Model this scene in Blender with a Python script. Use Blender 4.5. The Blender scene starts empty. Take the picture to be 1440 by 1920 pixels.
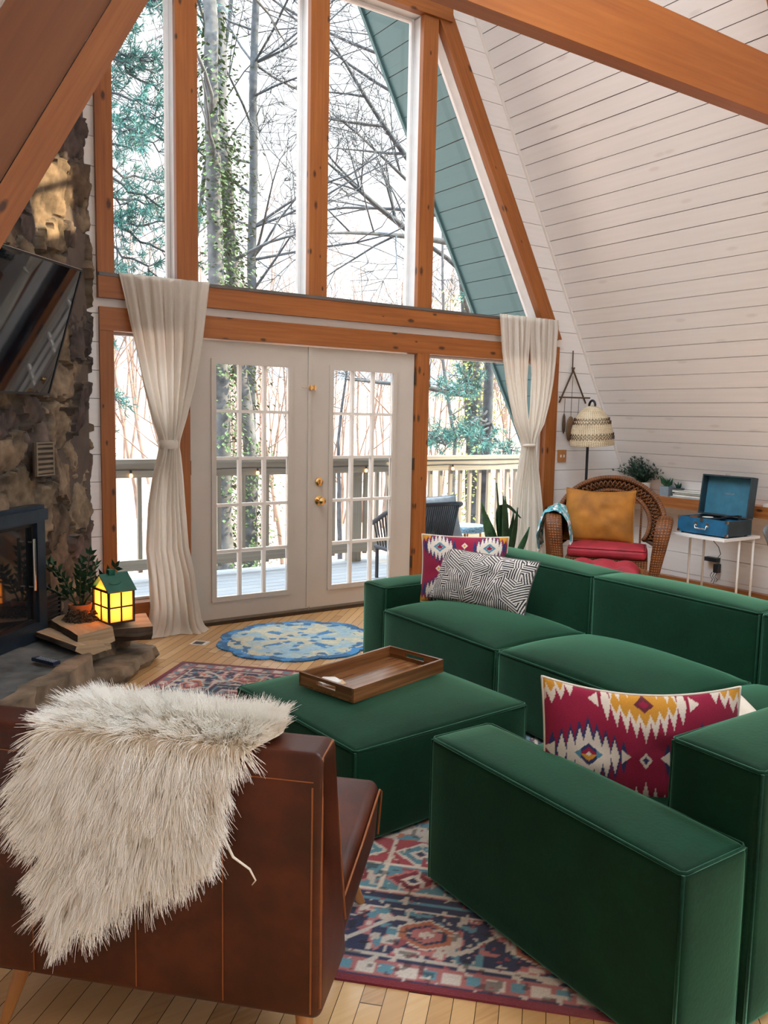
import bpy, math, random
import numpy as np
from mathutils import Vector, Matrix, noise
PI = math.pi
S2 = math.sqrt(.5)
scene = bpy.context.scene
col = scene.collection

# ------------------------------------------------------------------ camera
CAM = Vector((0.0, -5.6092, 1.5252))
YAW, PITCH, ROLL, FPX = math.radians(33.887), math.radians(6.462), math.radians(-1.1383), 1557.74
f_ = Vector((math.sin(YAW)*math.cos(PITCH), math.cos(YAW)*math.cos(PITCH), -math.sin(PITCH)))
r_ = Vector((math.cos(YAW), -math.sin(YAW), 0)); d_ = f_.cross(r_)
r2 = math.cos(ROLL)*r_ + math.sin(ROLL)*d_; d2 = -math.sin(ROLL)*r_ + math.cos(ROLL)*d_
cam = bpy.data.cameras.new('camera'); cam.sensor_fit = 'VERTICAL'; cam.sensor_height = 36; cam.sensor_width = 27
cam.lens = FPX*36/1920; cam.clip_start = .05; cam.clip_end = 400
camo = bpy.data.objects.new('camera', cam); col.objects.link(camo)
camo.matrix_world = Matrix(((r2.x, -d2.x, -f_.x, CAM.x), (r2.y, -d2.y, -f_.y, CAM.y), (r2.z, -d2.z, -f_.z, CAM.z), (0, 0, 0, 1)))
scene.camera = camo
scene.cycles.max_bounces = 14; scene.cycles.diffuse_bounces = 7; scene.cycles.transparent_max_bounces = 24

# ------------------------------------------------------------------ light
SKY, ZENITH, SUN, EXPO = 1.0, 10.0, 7.0, 0.85
scene.view_settings.view_transform = 'Standard'; scene.view_settings.look = 'None'
scene.view_settings.gamma = 1; scene.view_settings.exposure = EXPO; scene.view_settings.use_curve_mapping = False
wd = bpy.data.worlds.new('sky'); scene.world = wd; wd.use_nodes = True
wt = wd.node_tree; bg = wt.nodes['Background']
tc = wt.nodes.new('ShaderNodeTexCoord'); nz = wt.nodes.new('ShaderNodeTexNoise'); nz.inputs['Scale'].default_value = 2.2; nz.inputs['Detail'].default_value = 5
rp = wt.nodes.new('ShaderNodeValToRGB'); rp.color_ramp.elements[0].position = .36; rp.color_ramp.elements[1].position = .52
rp.color_ramp.elements[0].color = (.36, .66, .92, 1); rp.color_ramp.elements[1].color = (.93, .97, 1, 1)
wt.links.new(tc.outputs['Generated'], nz.inputs['Vector']); wt.links.new(nz.outputs['Fac'], rp.inputs['Fac']); wt.links.new(rp.outputs['Color'], bg.inputs['Color'])
sep = wt.nodes.new('ShaderNodeSeparateXYZ'); mr = wt.nodes.new('ShaderNodeMapRange'); wt.links.new(tc.outputs['Generated'], sep.inputs[0]); wt.links.new(sep.outputs[2], mr.inputs[0])
mr.inputs[1].default_value = .42; mr.inputs[2].default_value = .85; mr.inputs[3].default_value = SKY; mr.inputs[4].default_value = ZENITH
wt.links.new(mr.outputs[0], bg.inputs['Strength'])
sun = bpy.data.lights.new('sun', 'SUN'); sun.energy = SUN; sun.angle = .009; sun.color = (1, .80, .50)
suno = bpy.data.objects.new('sun', sun); col.objects.link(suno)
SD = Vector((.799, -.42, .43)).normalized()
suno.rotation_euler = SD.to_track_quat('Z', 'Y').to_euler()
def portal(x, y, z, sx, sz, rx):
    l = bpy.data.lights.new('portal', 'AREA'); l.shape = 'RECTANGLE'; l.size = sx; l.size_y = sz; l.cycles.is_portal = True
    o = bpy.data.objects.new('portal', l); col.objects.link(o); o.location = (x, y, z); o.rotation_euler = (rx, 0, 0)
portal(3.35, .2, 3.4, 4.6, 6.6, -PI/2)
portal(1.4, -9.75, 1.5, 2.4, 2.0, PI/2)
portal(4.8, -9.75, 1.5, 2.4, 2.0, PI/2)
portal(3.1, -9.75, 4.05, 2.6, 1.9, PI/2)
for y_, sx_, sg_ in ((-1.3, 2.1, -1), (-3.72, 1.95, -1), (-7.7, 3.2, -1), (-3.6, 1.8, 1), (-7.7, 3.2, 1)):
    l = bpy.data.lights.new('portal', 'AREA'); l.shape = 'RECTANGLE'; l.size = 3.0; l.size_y = sx_; l.cycles.is_portal = True
    o = bpy.data.objects.new('portal', l); col.objects.link(o); o.location = (3.1+sg_*(.98+.15), y_, 5.7+.08); o.rotation_euler = Vector((sg_*1.8, 0, 1)).to_track_quat('Z', 'Y').to_euler(); o.rotation_euler.rotate_axis('Z', 0 if True else 0)

# ------------------------------------------------------------------ material helpers
class NT:
    def __init__(s, name):
        s.m = bpy.data.materials.new(name); s.m.use_nodes = True; s.t = s.m.node_tree
        s.p = s.t.nodes['Principled BSDF']; s.out = s.t.nodes['Material Output']
    def n(s, kind, **kw):
        o = s.t.nodes.new(kind)
        for k, v in kw.items(): setattr(o, k, v)
        return o
    def put(s, sock, v):
        if hasattr(v, 'is_output') or isinstance(v, bpy.types.NodeSocket): s.t.links.new(v, sock)
        else:
            if isinstance(v, tuple) and len(v) == 3 and sock.type == 'RGBA': v = v+(1,)
            sock.default_value = v
    def math(s, op, a, b=0.0, c=None):
        o = s.n('ShaderNodeMath', operation=op); s.put(o.inputs[0], a); s.put(o.inputs[1], b)
        if c is not None: s.put(o.inputs[2], c)
        return o.outputs[0]
    def coord(s, which='Object'): return s.n('ShaderNodeTexCoord').outputs[which]
    def mapping(s, vec, scale=(1, 1, 1), rot=(0, 0, 0), loc=(0, 0, 0)):
        o = s.n('ShaderNodeMapping'); s.put(o.inputs['Vector'], vec); o.inputs['Scale'].default_value = scale; o.inputs['Rotation'].default_value = rot; o.inputs['Location'].default_value = loc
        return o.outputs[0]
    def noise(s, vec, scale=5, detail=3, rough=.5, out='Fac'):
        o = s.n('ShaderNodeTexNoise'); s.put(o.inputs['Vector'], vec); o.inputs['Scale'].default_value = scale; o.inputs['Detail'].default_value = detail; o.inputs['Roughness'].default_value = rough
        return o.outputs[out]
    def ramp(s, fac, *stops):
        o = s.n('ShaderNodeValToRGB'); s.put(o.inputs[0], fac); e = o.color_ramp.elements
        while len(e) < len(stops): e.new(.5)
        for q, (p, c) in zip(e, stops): q.position = p; q.color = tuple(c)+(1,) if len(c) == 3 else c
        return o.outputs[0]
    def mix(s, fac, a, b, mode='MIX'):
        o = s.n('ShaderNodeMix', data_type='RGBA', blend_type=mode); s.put(o.inputs[0], fac); s.put(o.inputs[6], a); s.put(o.inputs[7], b); return o.outputs[2]
    def bump(s, h, strength=.3, dist=.01):
        o = s.n('ShaderNodeBump'); s.put(o.inputs['Height'], h); o.inputs['Strength'].default_value = strength; o.inputs['Distance'].default_value = dist
        s.t.links.new(o.outputs[0], s.p.inputs['Normal'])
    def set(s, color=None, rough=None, metal=None, spec=None, **kw):
        if color is not None: s.put(s.p.inputs['Base Color'], color)
        if rough is not None: s.put(s.p.inputs['Roughness'], rough)
        if metal is not None: s.p.inputs['Metallic'].default_value = metal
        if spec is not None: s.p.inputs['Specular IOR Level'].default_value = spec
        for k, v in kw.items(): s.put(s.p.inputs[k.replace('_', ' ')], v)
        return s
M = {}
def plain(name, c, rough=.6, metal=0, var=.15, scale=12, spec=.5, bump=0, bscale=60):
    t = NT(name); v = t.coord()
    fac = t.noise(v, scale, 4)
    a = tuple(x*(1-var) for x in c); b = tuple(min(1, x*(1+var)) for x in c)
    t.set(t.ramp(fac, (.3, a), (.7, b)), rough, metal, spec)
    if bump: t.bump(t.noise(v, bscale, 4), bump, .004)
    M[name] = t.m; return t
def wood(name, dark, mid, light, rough=.4, knots=True, gs=1.0, spec=.4):
    t = NT(name); uv = t.coord('UV')
    g = t.noise(t.mapping(uv, (1.2*gs, 28*gs, 1)), 1.6, 5, .6)
    w = t.noise(t.mapping(uv, (.5*gs, 5*gs, 1)), 1.3, 2)
    f = t.math('ADD', t.math('MULTIPLY', g, .6), t.math('MULTIPLY', w, .4))
    c = t.ramp(f, (.33, dark), (.5, mid), (.68, light))
    if knots:
        vo = t.n('ShaderNodeTexVoronoi'); t.put(vo.inputs['Vector'], t.mapping(uv, (3.6, 8.0, 1))); vo.voronoi_dimensions = '2D'; vo.inputs['Scale'].default_value = 1.0; vo.inputs['Randomness'].default_value = 1
        sc3 = t.n('ShaderNodeSeparateColor'); t.put(sc3.inputs[0], vo.outputs['Color']); dd = t.math('DIVIDE', vo.outputs['Distance'], t.math('ADD', t.math('MULTIPLY', sc3.outputs[1], .9), .35)); dd = t.math('ADD', dd, t.math('MULTIPLY', t.noise(t.mapping(uv, (30, 30, 1)), 2, 3), .06)); k = t.math('MULTIPLY', t.ramp(dd, (.085, (.9, .9, .9)), (.16, (0, 0, 0))), t.math('GREATER_THAN', sc3.outputs[0], .52))
        c = t.mix(k, c, tuple(x*.2 for x in dark))
    t.set(c, rough, 0, spec); t.bump(g, .12, .003)
    M[name] = t.m
wood('pine', (.22, .064, .012), (.30, .092, .017), (.38, .128, .028), .42)
wood('beam', (.26, .070, .010), (.34, .098, .014), (.40, .125, .022), .42, knots=False, gs=.7)
wood('rafter', (.17, .055, .016), (.21, .072, .022), (.25, .090, .028), .55, knots=False, gs=.5)
wood('ledge', (.22, .07, .018), (.34, .12, .035), (.46, .19, .06), .3)
wood('log_face', (.30, .20, .11), (.46, .33, .20), (.60, .46, .30), .8, knots=False, gs=1.5)
wood('bark', (.035, .024, .016), (.08, .055, .038), (.15, .11, .08), .9, knots=False, gs=1.2)
wood('tray', (.09, .035, .014), (.19, .08, .03), (.34, .16, .065), .16, knots=False)
wood('legwood', (.32, .12, .03), (.42, .17, .045), (.52, .23, .07), .3, knots=False)
wood('deck', (.13, .145, .16), (.18, .195, .21), (.24, .255, .265), .6, knots=False)
wood('rail', (.21, .185, .15), (.28, .25, .20), (.36, .32, .26), .7, knots=False)
wood('stick', (.05, .028, .014), (.09, .05, .024), (.14, .08, .04), .7, knots=False)
def whitewood(name, c, knots=.5):
    t = NT(name); uv = t.coord('UV')
    g = t.noise(t.mapping(uv, (.8, 22, 1)), 1.5, 4)
    base = t.ramp(g, (.3, tuple(x*.95 for x in c)), (.7, c))
    vo = t.n('ShaderNodeTexVoronoi'); t.put(vo.inputs['Vector'], t.mapping(uv, (1.1, 3.6, 1))); vo.voronoi_dimensions = '2D'; vo.inputs['Scale'].default_value = 1
    k = t.ramp(vo.outputs['Distance'], (.03, (knots,)*3), (.07, (0, 0, 0)))
    t.set(t.mix(k, base, (.50, .42, .36)), .42, 0, .4); t.bump(g, .1, .002); M[name] = t.m
whitewood('plank', (.80, .76, .735), .28)
whitewood('teal_plank', (.085, .20, .215), .0)
plain('gap', (.10, .075, .06), .9)
plain('white_paint', (.74, .69, .64), .4, var=.03)
plain('casing', (.76, .75, .74), .45, var=.04)
plain('door_paint', (.50, .445, .39), .38, var=.03, scale=4)
plain('sash_dark', (.10, .085, .075), .4)
plain('brass', (.80, .50, .20), .22, 1, .05)
plain('vent_tan', (.20, .155, .105), .6)
plain('bronze', (.09, .06, .04), .35, .8)
plain('black_metal', (.022, .024, .028), .38, .5)
plain('black_plastic', (.014, .016, .02), .35)
plain('dark_steel', (.035, .06, .09), .35, .6, .2)
plain('iron_dark', (.03, .028, .028), .5, .4)
plain('chrome', (.75, .75, .74), .2, 1, .04)
plain('white_metal', (.80, .77, .74), .35, var=.02)
plain('ceramic_white', (.74, .68, .61), .4, var=.05)
plain('ceramic_grey', (.24, .29, .33), .5)
plain('ceramic_dark', (.06, .065, .075), .5)
plain('marble', (.78, .77, .74), .25, var=.06, scale=30)
plain('coaster_wood', (.55, .36, .20), .4)
plain('terracotta', (.45, .20, .10), .7)
plain('soil', (.03, .02, .014), 1)
plain('hill', (.30, .195, .15), 1, var=.4, scale=.8)
plain('mountain', (.16, .24, .40), 1, var=.2, scale=.2)
plain('treebark', (.050, .058, .066), .9, var=.5, scale=9)
plain('treegrey', (.10, .105, .11), .9, var=.45, scale=9)
plain('brush', (.20, .14, .11), .9, var=.4, scale=3)
plain('leaf_dark', (.018, .055, .022), .4, var=.5, scale=14)
plain('leaf_green', (.03, .10, .045), .45, var=.5, scale=20)
plain('leaf_fern', (.022, .06, .035), .6, var=.5, scale=30)
plain('ivy', (.045, .085, .022), .6, var=.8, scale=6)
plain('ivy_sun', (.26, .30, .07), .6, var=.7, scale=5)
plain('needle', (.04, .165, .145), .6, var=.4, scale=4)
plain('rope_black', (.03, .035, .045), .6)
plain('fabric_grey', (.30, .34, .38), .9)
plain('weave_blue', (.25, .42, .55), .7, var=.6, scale=60)
plain('red_velvet', (.27, .007, .018), .7, var=.25, scale=9)
plain('mustard', (.31, .112, .006), .75, var=.3, scale=7, bump=.8, bscale=9)
plain('grey_shell', (.10, .11, .115), .6)
plain('paper', (.72, .69, .62), .8, var=.05)
plain('ink', (.08, .075, .07), .8)
plain('record_blue', (.012, .10, .20), .45, var=.3, bump=.15, bscale=500)
plain('record_inner', (.03, .14, .21), .7, var=.15)
plain('record_side', (.016, .035, .045), .5, var=.3, bump=.15, bscale=500)
plain('vinyl', (.012, .012, .014), .15)
plain('remote', (.012, .02, .06), .35)
plain('shell_brown', (.20, .11, .055), .5)
plain('cord_brown', (.12, .08, .05), .8)
plain('stitch', (.26, .075, .016), .5)
plain('tie_white', (.62, .56, .48), .85, var=.06)
plain('green_roof', (.006, .10, .06), .45, var=.2)
plain('lantern_frame', (.03, .014, .01), .5)
plain('slate', (.13, .135, .13), .8, var=.5, scale=7, bump=.6, bscale=14)
plain('flagstone', (.22, .16, .105), .85, var=.55, scale=9, bump=.7, bscale=16)
plain('switch_wood', (.42, .17, .05), .4)
plain('fern_pot_soil', (.03, .02, .015), 1)
plain('skin_hide', (.88, .80, .69), .95)
def velvet(name, c, sheen):
    t = NT(name); v = t.coord(); n1 = t.noise(v, 5, 4, .65); n2 = t.noise(v, 90, 3)
    f = t.math('ADD', t.math('MULTIPLY', n1, .7), t.math('MULTIPLY', n2, .3))
    t.set(t.ramp(f, (.3, tuple(x*.5 for x in c)), (.7, tuple(x*1.5 for x in c))), .75, 0, .15)
    t.p.inputs['Sheen Weight'].default_value = .85; t.p.inputs['Sheen Roughness'].default_value = .36; t.p.inputs['Sheen Tint'].default_value = sheen+(1,)
    t.bump(n2, .15, .003); M[name] = t.m
velvet('green_velvet', (.0007, .021, .0085), (.33, .88, .58))
velvet('green_piping', (.0015, .026, .012), (.35, .85, .62))
t = NT('leather'); v = t.coord(); a = t.noise(v, 6, 5, .6); b = t.noise(v, 180, 3)
t.set(t.ramp(a, (.32, (.032, .0052, .0011)), (.52, (.062, .0100, .0019)), (.72, (.108, .0205, .0045))), t.ramp(a, (.3, (.34,)*3), (.7, (.50,)*3)), 0, .4); t.bump(b, .12, .002); M['leather'] = t.m
# glass: clear sheet with a mild mirror reflection
t = NT('glass'); t.t.nodes.remove(t.p); tr = t.n('ShaderNodeBsdfTransparent'); gl = t.n('ShaderNodeBsdfGlossy'); gl.inputs['Roughness'].default_value = .01
fr = t.n('ShaderNodeFresnel'); fr.inputs['IOR'].default_value = 1.25; mx = t.n('ShaderNodeMixShader')
t.t.links.new(fr.outputs[0], mx.inputs[0]); t.t.links.new(tr.outputs[0], mx.inputs[1]); t.t.links.new(gl.outputs[0], mx.inputs[2]); t.t.links.new(mx.outputs[0], t.out.inputs[0]); M['glass'] = t.m
t = NT('dark_glass'); t.set((.012, .014, .016), .06, 0, .9); M['dark_glass'] = t.m
t = NT('tv_glass'); t.set((.004, .006, .010), .03, 0, .75); t.p.inputs['Coat Weight'].default_value = .7; t.p.inputs['Coat Roughness'].default_value = .02; M['tv_glass'] = t.m
def cloth(name, c, trans):
    t = NT(name); v = t.coord(); n_ = t.noise(t.mapping(v, (60, 60, 9)), 3, 3)
    t.set(t.ramp(n_, (.3, tuple(x*.9 for x in c)), (.7, c)), .9, 0, .1); t.bump(n_, .15, .004)
    tl = t.n('ShaderNodeBsdfTranslucent'); tl.inputs['Color'].default_value = c+(1,); ms = t.n('ShaderNodeMixShader'); ms.inputs[0].default_value = trans
    t.t.links.new(t.p.outputs[0], ms.inputs[1]); t.t.links.new(tl.outputs[0], ms.inputs[2]); t.t.links.new(ms.outputs[0], t.out.inputs[0]); M[name] = t.m
cloth('linen', (.82, .76, .67), .42)
def emit(name, c, s):
    t = NT(name); t.set(c, .5); t.p.inputs['Emission Color'].default_value = c+(1,); t.p.inputs['Emission Strength'].default_value = s; M[name] = t.m
emit('lantern_glow', (1, .62, .25), 1.2)
emit('bulb_glow', (1, .55, .18), 2.2)
def attr(name, rough=.9, sheen=.2, bump=.25, bscale=350, spec=.1):
    t = NT(name); a = t.n('ShaderNodeAttribute', attribute_name='tint'); v = t.coord(); n_ = t.noise(v, bscale, 2)
    t.set(t.mix(.25, a.outputs['Color'], t.mix(n_, (0, 0, 0), (1, 1, 1)), 'OVERLAY'), rough, 0, spec); t.p.inputs['Sheen Weight'].default_value = sheen
    t.bump(n_, bump, .003); M[name] = t.m
attr('woven'); attr('pile', bump=.5, bscale=220); attr('stone', .85, 0, .8, 40, .3)
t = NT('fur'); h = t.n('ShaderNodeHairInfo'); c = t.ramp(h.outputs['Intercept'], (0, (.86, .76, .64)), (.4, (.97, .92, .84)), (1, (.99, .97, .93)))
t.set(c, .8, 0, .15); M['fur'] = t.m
# rattan
def rattan(name, dark, light, band=False):
    t = NT(name); uv = t.coord('UV'); w = t.n('ShaderNodeTexWave', wave_type='BANDS', bands_direction='Y'); t.put(w.inputs['Vector'], t.mapping(uv, (1, 22, 1))); w.inputs['Scale'].default_value = 1; w.inputs['Distortion'].default_value = 1.5
    w2 = t.n('ShaderNodeTexWave', wave_type='BANDS', bands_direction='X'); t.put(w2.inputs['Vector'], t.mapping(uv, (15, 1, 1))); w2.inputs['Scale'].default_value = 1; w2.inputs['Distortion'].default_value = 1
    f = t.math('MULTIPLY', w.outputs['Fac'], w2.outputs['Fac']); n_ = t.noise(uv, 7, 4)
    f2 = t.math('ADD', t.math('MULTIPLY', f, .55), t.math('MULTIPLY', n_, .6))
    t.set(t.ramp(f2, (.2, dark), (.75, light)), .5, 0, .4); t.bump(f, .6, .006); M[name] = t.m
rattan('wicker', (.04, .010, .002), (.27, .085, .015)); rattan('wicker_shade', (.34, .24, .13), (.78, .66, .47)); rattan('wicker_dark', (.03, .012, .005), (.16, .065, .02))
# floor
t = NT('floorboards'); v = t.coord(); sx = t.n('ShaderNodeSeparateXYZ'); t.put(sx.inputs[0], t.mapping(v, rot=(0, 0, -PI/4)))
vx = t.math('DIVIDE', sx.outputs[1], .060); vi = t.math('FLOOR', vx); vf = t.math('FRACT', vx)
wn = t.n('ShaderNodeTexWhiteNoise', noise_dimensions='1D'); t.put(wn.inputs['W'], vi)
ux = t.math('DIVIDE', t.math('ADD', sx.outputs[0], t.math('MULTIPLY', wn.outputs['Value'], 3.0)), 1.15); ui = t.math('FLOOR', ux); uf = t.math('FRACT', ux)
wn2 = t.n('ShaderNodeTexWhiteNoise', noise_dimensions='2D'); cb = t.n('ShaderNodeCombineXYZ'); t.put(cb.inputs[0], vi); t.put(cb.inputs[1], ui); t.put(wn2.inputs['Vector'], cb.outputs[0])
g = t.noise(t.mapping(v, (3, 60, 1), rot=(0, 0, -PI/4)), 1.5, 4)
f = t.math('ADD', t.math('MULTIPLY', wn2.outputs['Value'], .6), t.math('MULTIPLY', g, .4))
c = t.ramp(f, (.08, (.36, .18, .07)), (.3, (.52, .30, .13)), (.75, (.64, .40, .19)), (1, (.72, .48, .26)))
ge = t.math('MAXIMUM', t.math('LESS_THAN', vf, .035), t.math('LESS_THAN', uf, .003))
t.set(t.mix(ge, c, (.05, .022, .01)), .26, 0, .5); t.bump(t.math('SUBTRACT', g, t.math('MULTIPLY', ge, 3)), .12, .003); M['floorboards'] = t.m

# ------------------------------------------------------------------ mesh builder
class B:
    def __init__(s): s.v = []; s.f = []; s.uv = []; s.mi = []; s.c = None
    def face(s, idx, uvs=None, mi=0): s.f.append(tuple(idx)); s.uv.append(uvs or [(0, 0)]*len(idx)); s.mi.append(mi)
    def hexa(s, P, axes=None, mi=0):
        """8 corners ordered (x,y,z) bits; UV runs along the longest edge"""
        b = len(s.v); P = [Vector(p) for p in P]; s.v += [tuple(p) for p in P]
        L = [(P[1]-P[0]).length, (P[2]-P[0]).length, (P[4]-P[0]).length]; la = L.index(max(L))
        ou, ov = random.uniform(0, 40), random.uniform(0, 40)
        for q in ((0, 2, 3, 1), (4, 5, 7, 6), (0, 1, 5, 4), (2, 6, 7, 3), (0, 4, 6, 2), (1, 3, 7, 5)):
            uvs = []
            for i in q:
                c = [(i >> k & 1)*L[k] for k in range(3)]
                o = [c[k] for k in range(3) if k != la]
                uvs.append((ou+c[la], ov+o[0]+o[1]))
            s.face([b+i for i in q], uvs, mi)
        return s
    def box(s, x0, x1, y0, y1, z0, z1, mi=0):
        return s.hexa([(x, y, z) for z in (z0, z1) for y in (y0, y1) for x in (x0, x1)], mi=mi)
    def obox(s, c, ax, ay, az, hx, hy, hz, mi=0):
        c = Vector(c); ax = Vector(ax)*hx; ay = Vector(ay)*hy; az = Vector(az)*hz
        return s.hexa([c+ax*i+ay*j+az*k for k in (-1, 1) for j in (-1, 1) for i in (-1, 1)], mi=mi)
    def prism(s, poly, d, mi=0):
        """poly: list of 3-D points, d: extrusion vector"""
        n = len(poly); b = len(s.v); d = Vector(d); P = [Vector(p) for p in poly]
        s.v += [tuple(p) for p in P]+[tuple(p+d) for p in P]
        x = (P[1]-P[0]).normalized(); nn = d.normalized(); y = nn.cross(x); o = random.uniform(0, 30)
        pu = [((p-P[0]).dot(x)+o, (p-P[0]).dot(y)+o) for p in P]
        s.face(range(b, b+n), pu, mi); s.face([b+n+i for i in reversed(range(n))], list(reversed(pu)), mi)
        h = d.length
        for i in range(n):
            j = (i+1) % n; e = (P[j]-P[i]).length
            s.face((b+j, b+i, b+n+i, b+n+j), [(e+o, o), (o, o), (o, h+o), (e+o, h+o)], mi)
        return s
    def tube(s, pts, r, n=8, cap=True, mi=0, closed=False):
        pts = [Vector(p) for p in pts]; m = len(pts); rr = r if isinstance(r, (list, tuple)) else [r]*m
        b = len(s.v); up = Vector((0, 0, 1)); prev = None; L = 0
        for i, p in enumerate(pts):
            if closed: t = (pts[(i+1) % m]-pts[i-1])
            else: t = pts[min(i+1, m-1)]-pts[max(i-1, 0)]
            t = t.normalized() if t.length > 1e-9 else Vector((0, 0, 1))
            if prev is None:
                a = up if abs(t.z) < .9 else Vector((1, 0, 0)); x = t.cross(a).normalized()
            else:
                x = prev-t*prev.dot(t)
                x = x.normalized() if x.length > 1e-6 else t.orthogonal().normalized()
            prev = x; y = t.cross(x)
            for k in range(n):
                a = 2*PI*k/n; s.v.append(tuple(p+(x*math.cos(a)+y*math.sin(a))*rr[i]))
        o = random.uniform(0, 20)
        for i in range(m if closed else m-1):
            i2 = (i+1) % m; l = (pts[i2]-pts[i]).length; per = 2*PI*max(rr[i], .003)
            for k in range(n):
                k2 = (k+1) % n
                s.face((b+i*n+k, b+i*n+k2, b+i2*n+k2, b+i2*n+k), [(o+L, k/n*per), (o+L, (k+1)/n*per), (o+L+l, (k+1)/n*per), (o+L+l, k/n*per)], mi)
            L += l
        if cap and not closed:
            s.face([b+k for k in reversed(range(n))], None, mi); s.face([b+(m-1)*n+k for k in range(n)], None, mi)
        return s
    def lathe(s, prof, c=(0, 0, 0), n=24, mi=0, sx=1, sy=1, rot=None):
        b = len(s.v); c = Vector(c)
        for (r, z) in prof:
            for k in range(n):
                a = 2*PI*k/n; p = Vector((r*math.cos(a)*sx, r*math.sin(a)*sy, z))
                if rot: p = rot @ p
                s.v.append(tuple(c+p))
        L = 0
        for i in range(len(prof)-1):
            l = math.hypot(prof[i+1][0]-prof[i][0], prof[i+1][1]-prof[i][1]); R = max(prof[i][0], prof[i+1][0], .001)*2*PI
            for k in range(n):
                k2 = (k+1) % n
                s.face((b+i*n+k, b+i*n+k2, b+(i+1)*n+k2, b+(i+1)*n+k), [(k/n*R, L), ((k+1)/n*R, L), ((k+1)/n*R, L+l), (k/n*R, L+l)], mi)
            L += l
        if prof[0][0] > 1e-4: s.face([b+k for k in reversed(range(n))], None, mi)
        if prof[-1][0] > 1e-4: s.face([b+(len(prof)-1)*n+k for k in range(n)], None, mi)
        return s
    def grid(s, P, mi=0, closed_u=False):
        """P[i][j] points"""
        b = len(s.v); n, m = len(P), len(P[0])
        for row in P: s.v += [tuple(p) for p in row]
        for i in range(n if closed_u else n-1):
            i2 = (i+1) % n
            for j in range(m-1): s.face((b+i*m+j, b+i2*m+j, b+i2*m+j+1, b+i*m+j+1), [(i/n, j/m), ((i+1)/n, j/m), ((i+1)/n, (j+1)/m), (i/n, (j+1)/m)], mi)
        return s
    def leaf(s, p, d, L, w, nrm=None, mi=0, bend=0.0):
        p = Vector(p); d = Vector(d).normalized(); nrm = Vector(nrm) if nrm else Vector((random.gauss(0, 1), random.gauss(0, 1), random.gauss(0, 1)))
        x = d.cross(nrm); x = x.normalized() if x.length > 1e-6 else d.orthogonal().normalized(); nn = x.cross(d)
        b = len(s.v); q = p+d*L*.45+nn*bend*L*.4
        s.v += [tuple(p), tuple(q+x*w*.5), tuple(p+d*L+nn*bend*L*-.1), tuple(q-x*w*.5), tuple(q-nn*w*.18)]
        s.face((b, b+1, b+4), None, mi); s.face((b+1, b+2, b+4), None, mi); s.face((b+2, b+3, b+4), None, mi); s.face((b+3, b, b+4), None, mi)
        return s
    def obj(s, name, mats, parent=None, smooth=None, local=False):
        me = bpy.data.meshes.new(name)
        V = s.v
        if parent is not None and not local:
            W = world_of(parent).inverted(); A = np.array([list(r) for r in W]); V = np.array(V)@A[:3, :3].T+A[:3, 3]
            V = V.tolist()
        me.from_pydata(V, [], s.f)
        ul = me.uv_layers.new(name='UVMap'); flat = np.array([c for u in s.uv for c in u], dtype=np.float32).ravel()
        if len(flat) == len(ul.data)*2: ul.data.foreach_set('uv', flat)
        mats = mats if isinstance(mats, (list, tuple)) else [mats]
        for m in mats: me.materials.append(M[m])
        if len(mats) > 1: me.polygons.foreach_set('material_index', s.mi)
        if s.c is not None:
            a = me.color_attributes.new('tint', 'FLOAT_COLOR', 'POINT'); cc = np.ones((len(s.v), 4), dtype=np.float32); cc[:, :3] = s.c; a.data.foreach_set('color', cc.ravel())
        me.validate(); me.update()
        if smooth is not None:
            me.polygons.foreach_set('use_smooth', [True]*len(me.polygons))
            if smooth < 180: me.set_sharp_from_angle(angle=math.radians(smooth))
        o = bpy.data.objects.new(name, me); col.objects.link(o)
        if parent is not None: o.parent = parent
        return o
def world_of(o):
    m = o.matrix_basis.copy()
    while o.parent is not None: o = o.parent; m = o.matrix_basis @ m
    return m
def thing(name, label, cat, loc=(0, 0, 0), rotz=0, group=None):
    o = bpy.data.objects.new(name, None); o.empty_display_size = .1; col.objects.link(o); o.location = loc; o.rotation_euler = (0, 0, rotz)
    o['label'] = label; o['category'] = cat
    if group: o['group'] = group
    return o
def tag(o, label, cat, group=None, kind=None):
    o['label'] = label; o['category'] = cat
    if group: o['group'] = group
    if kind: o['kind'] = kind
    return o
def struct(o): o['kind'] = 'structure'; return o
def part(o, label): o['label'] = label; return o
def copy_tree(o, parent=None):
    c = o.copy(); col.objects.link(c); c.parent = parent
    for ch in list(o.children): copy_tree(ch, c)
    return c
U = Vector((S2, S2, 0)); V = Vector((S2, -S2, 0)); Z = Vector((0, 0, 1))
def uvz(u, v, z): return U*u+V*v+Z*z
def lerp(a, b, t): return a+(b-a)*t
def interp(x, xs, ys): return float(np.interp(x, xs, ys))
random.seed(7)
RX = lambda z: 7.23-z/1.8       # inner face of the right roof slope
LX = lambda z: -1.03+z/1.8      # inner face of the left roof slope
SLR = Vector((-1, 0, 1.8)).normalized(); NR = Vector((1.8, 0, 1)).normalized()
SLL = Vector((1, 0, 1.8)).normalized(); NL = Vector((-1.8, 0, 1)).normalized()

# ------------------------------------------------------------------ the setting
struct(B().box(-1.3, 7.4, -9.7, .12, -.12, 0).obj('floor', 'floorboards'))
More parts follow.
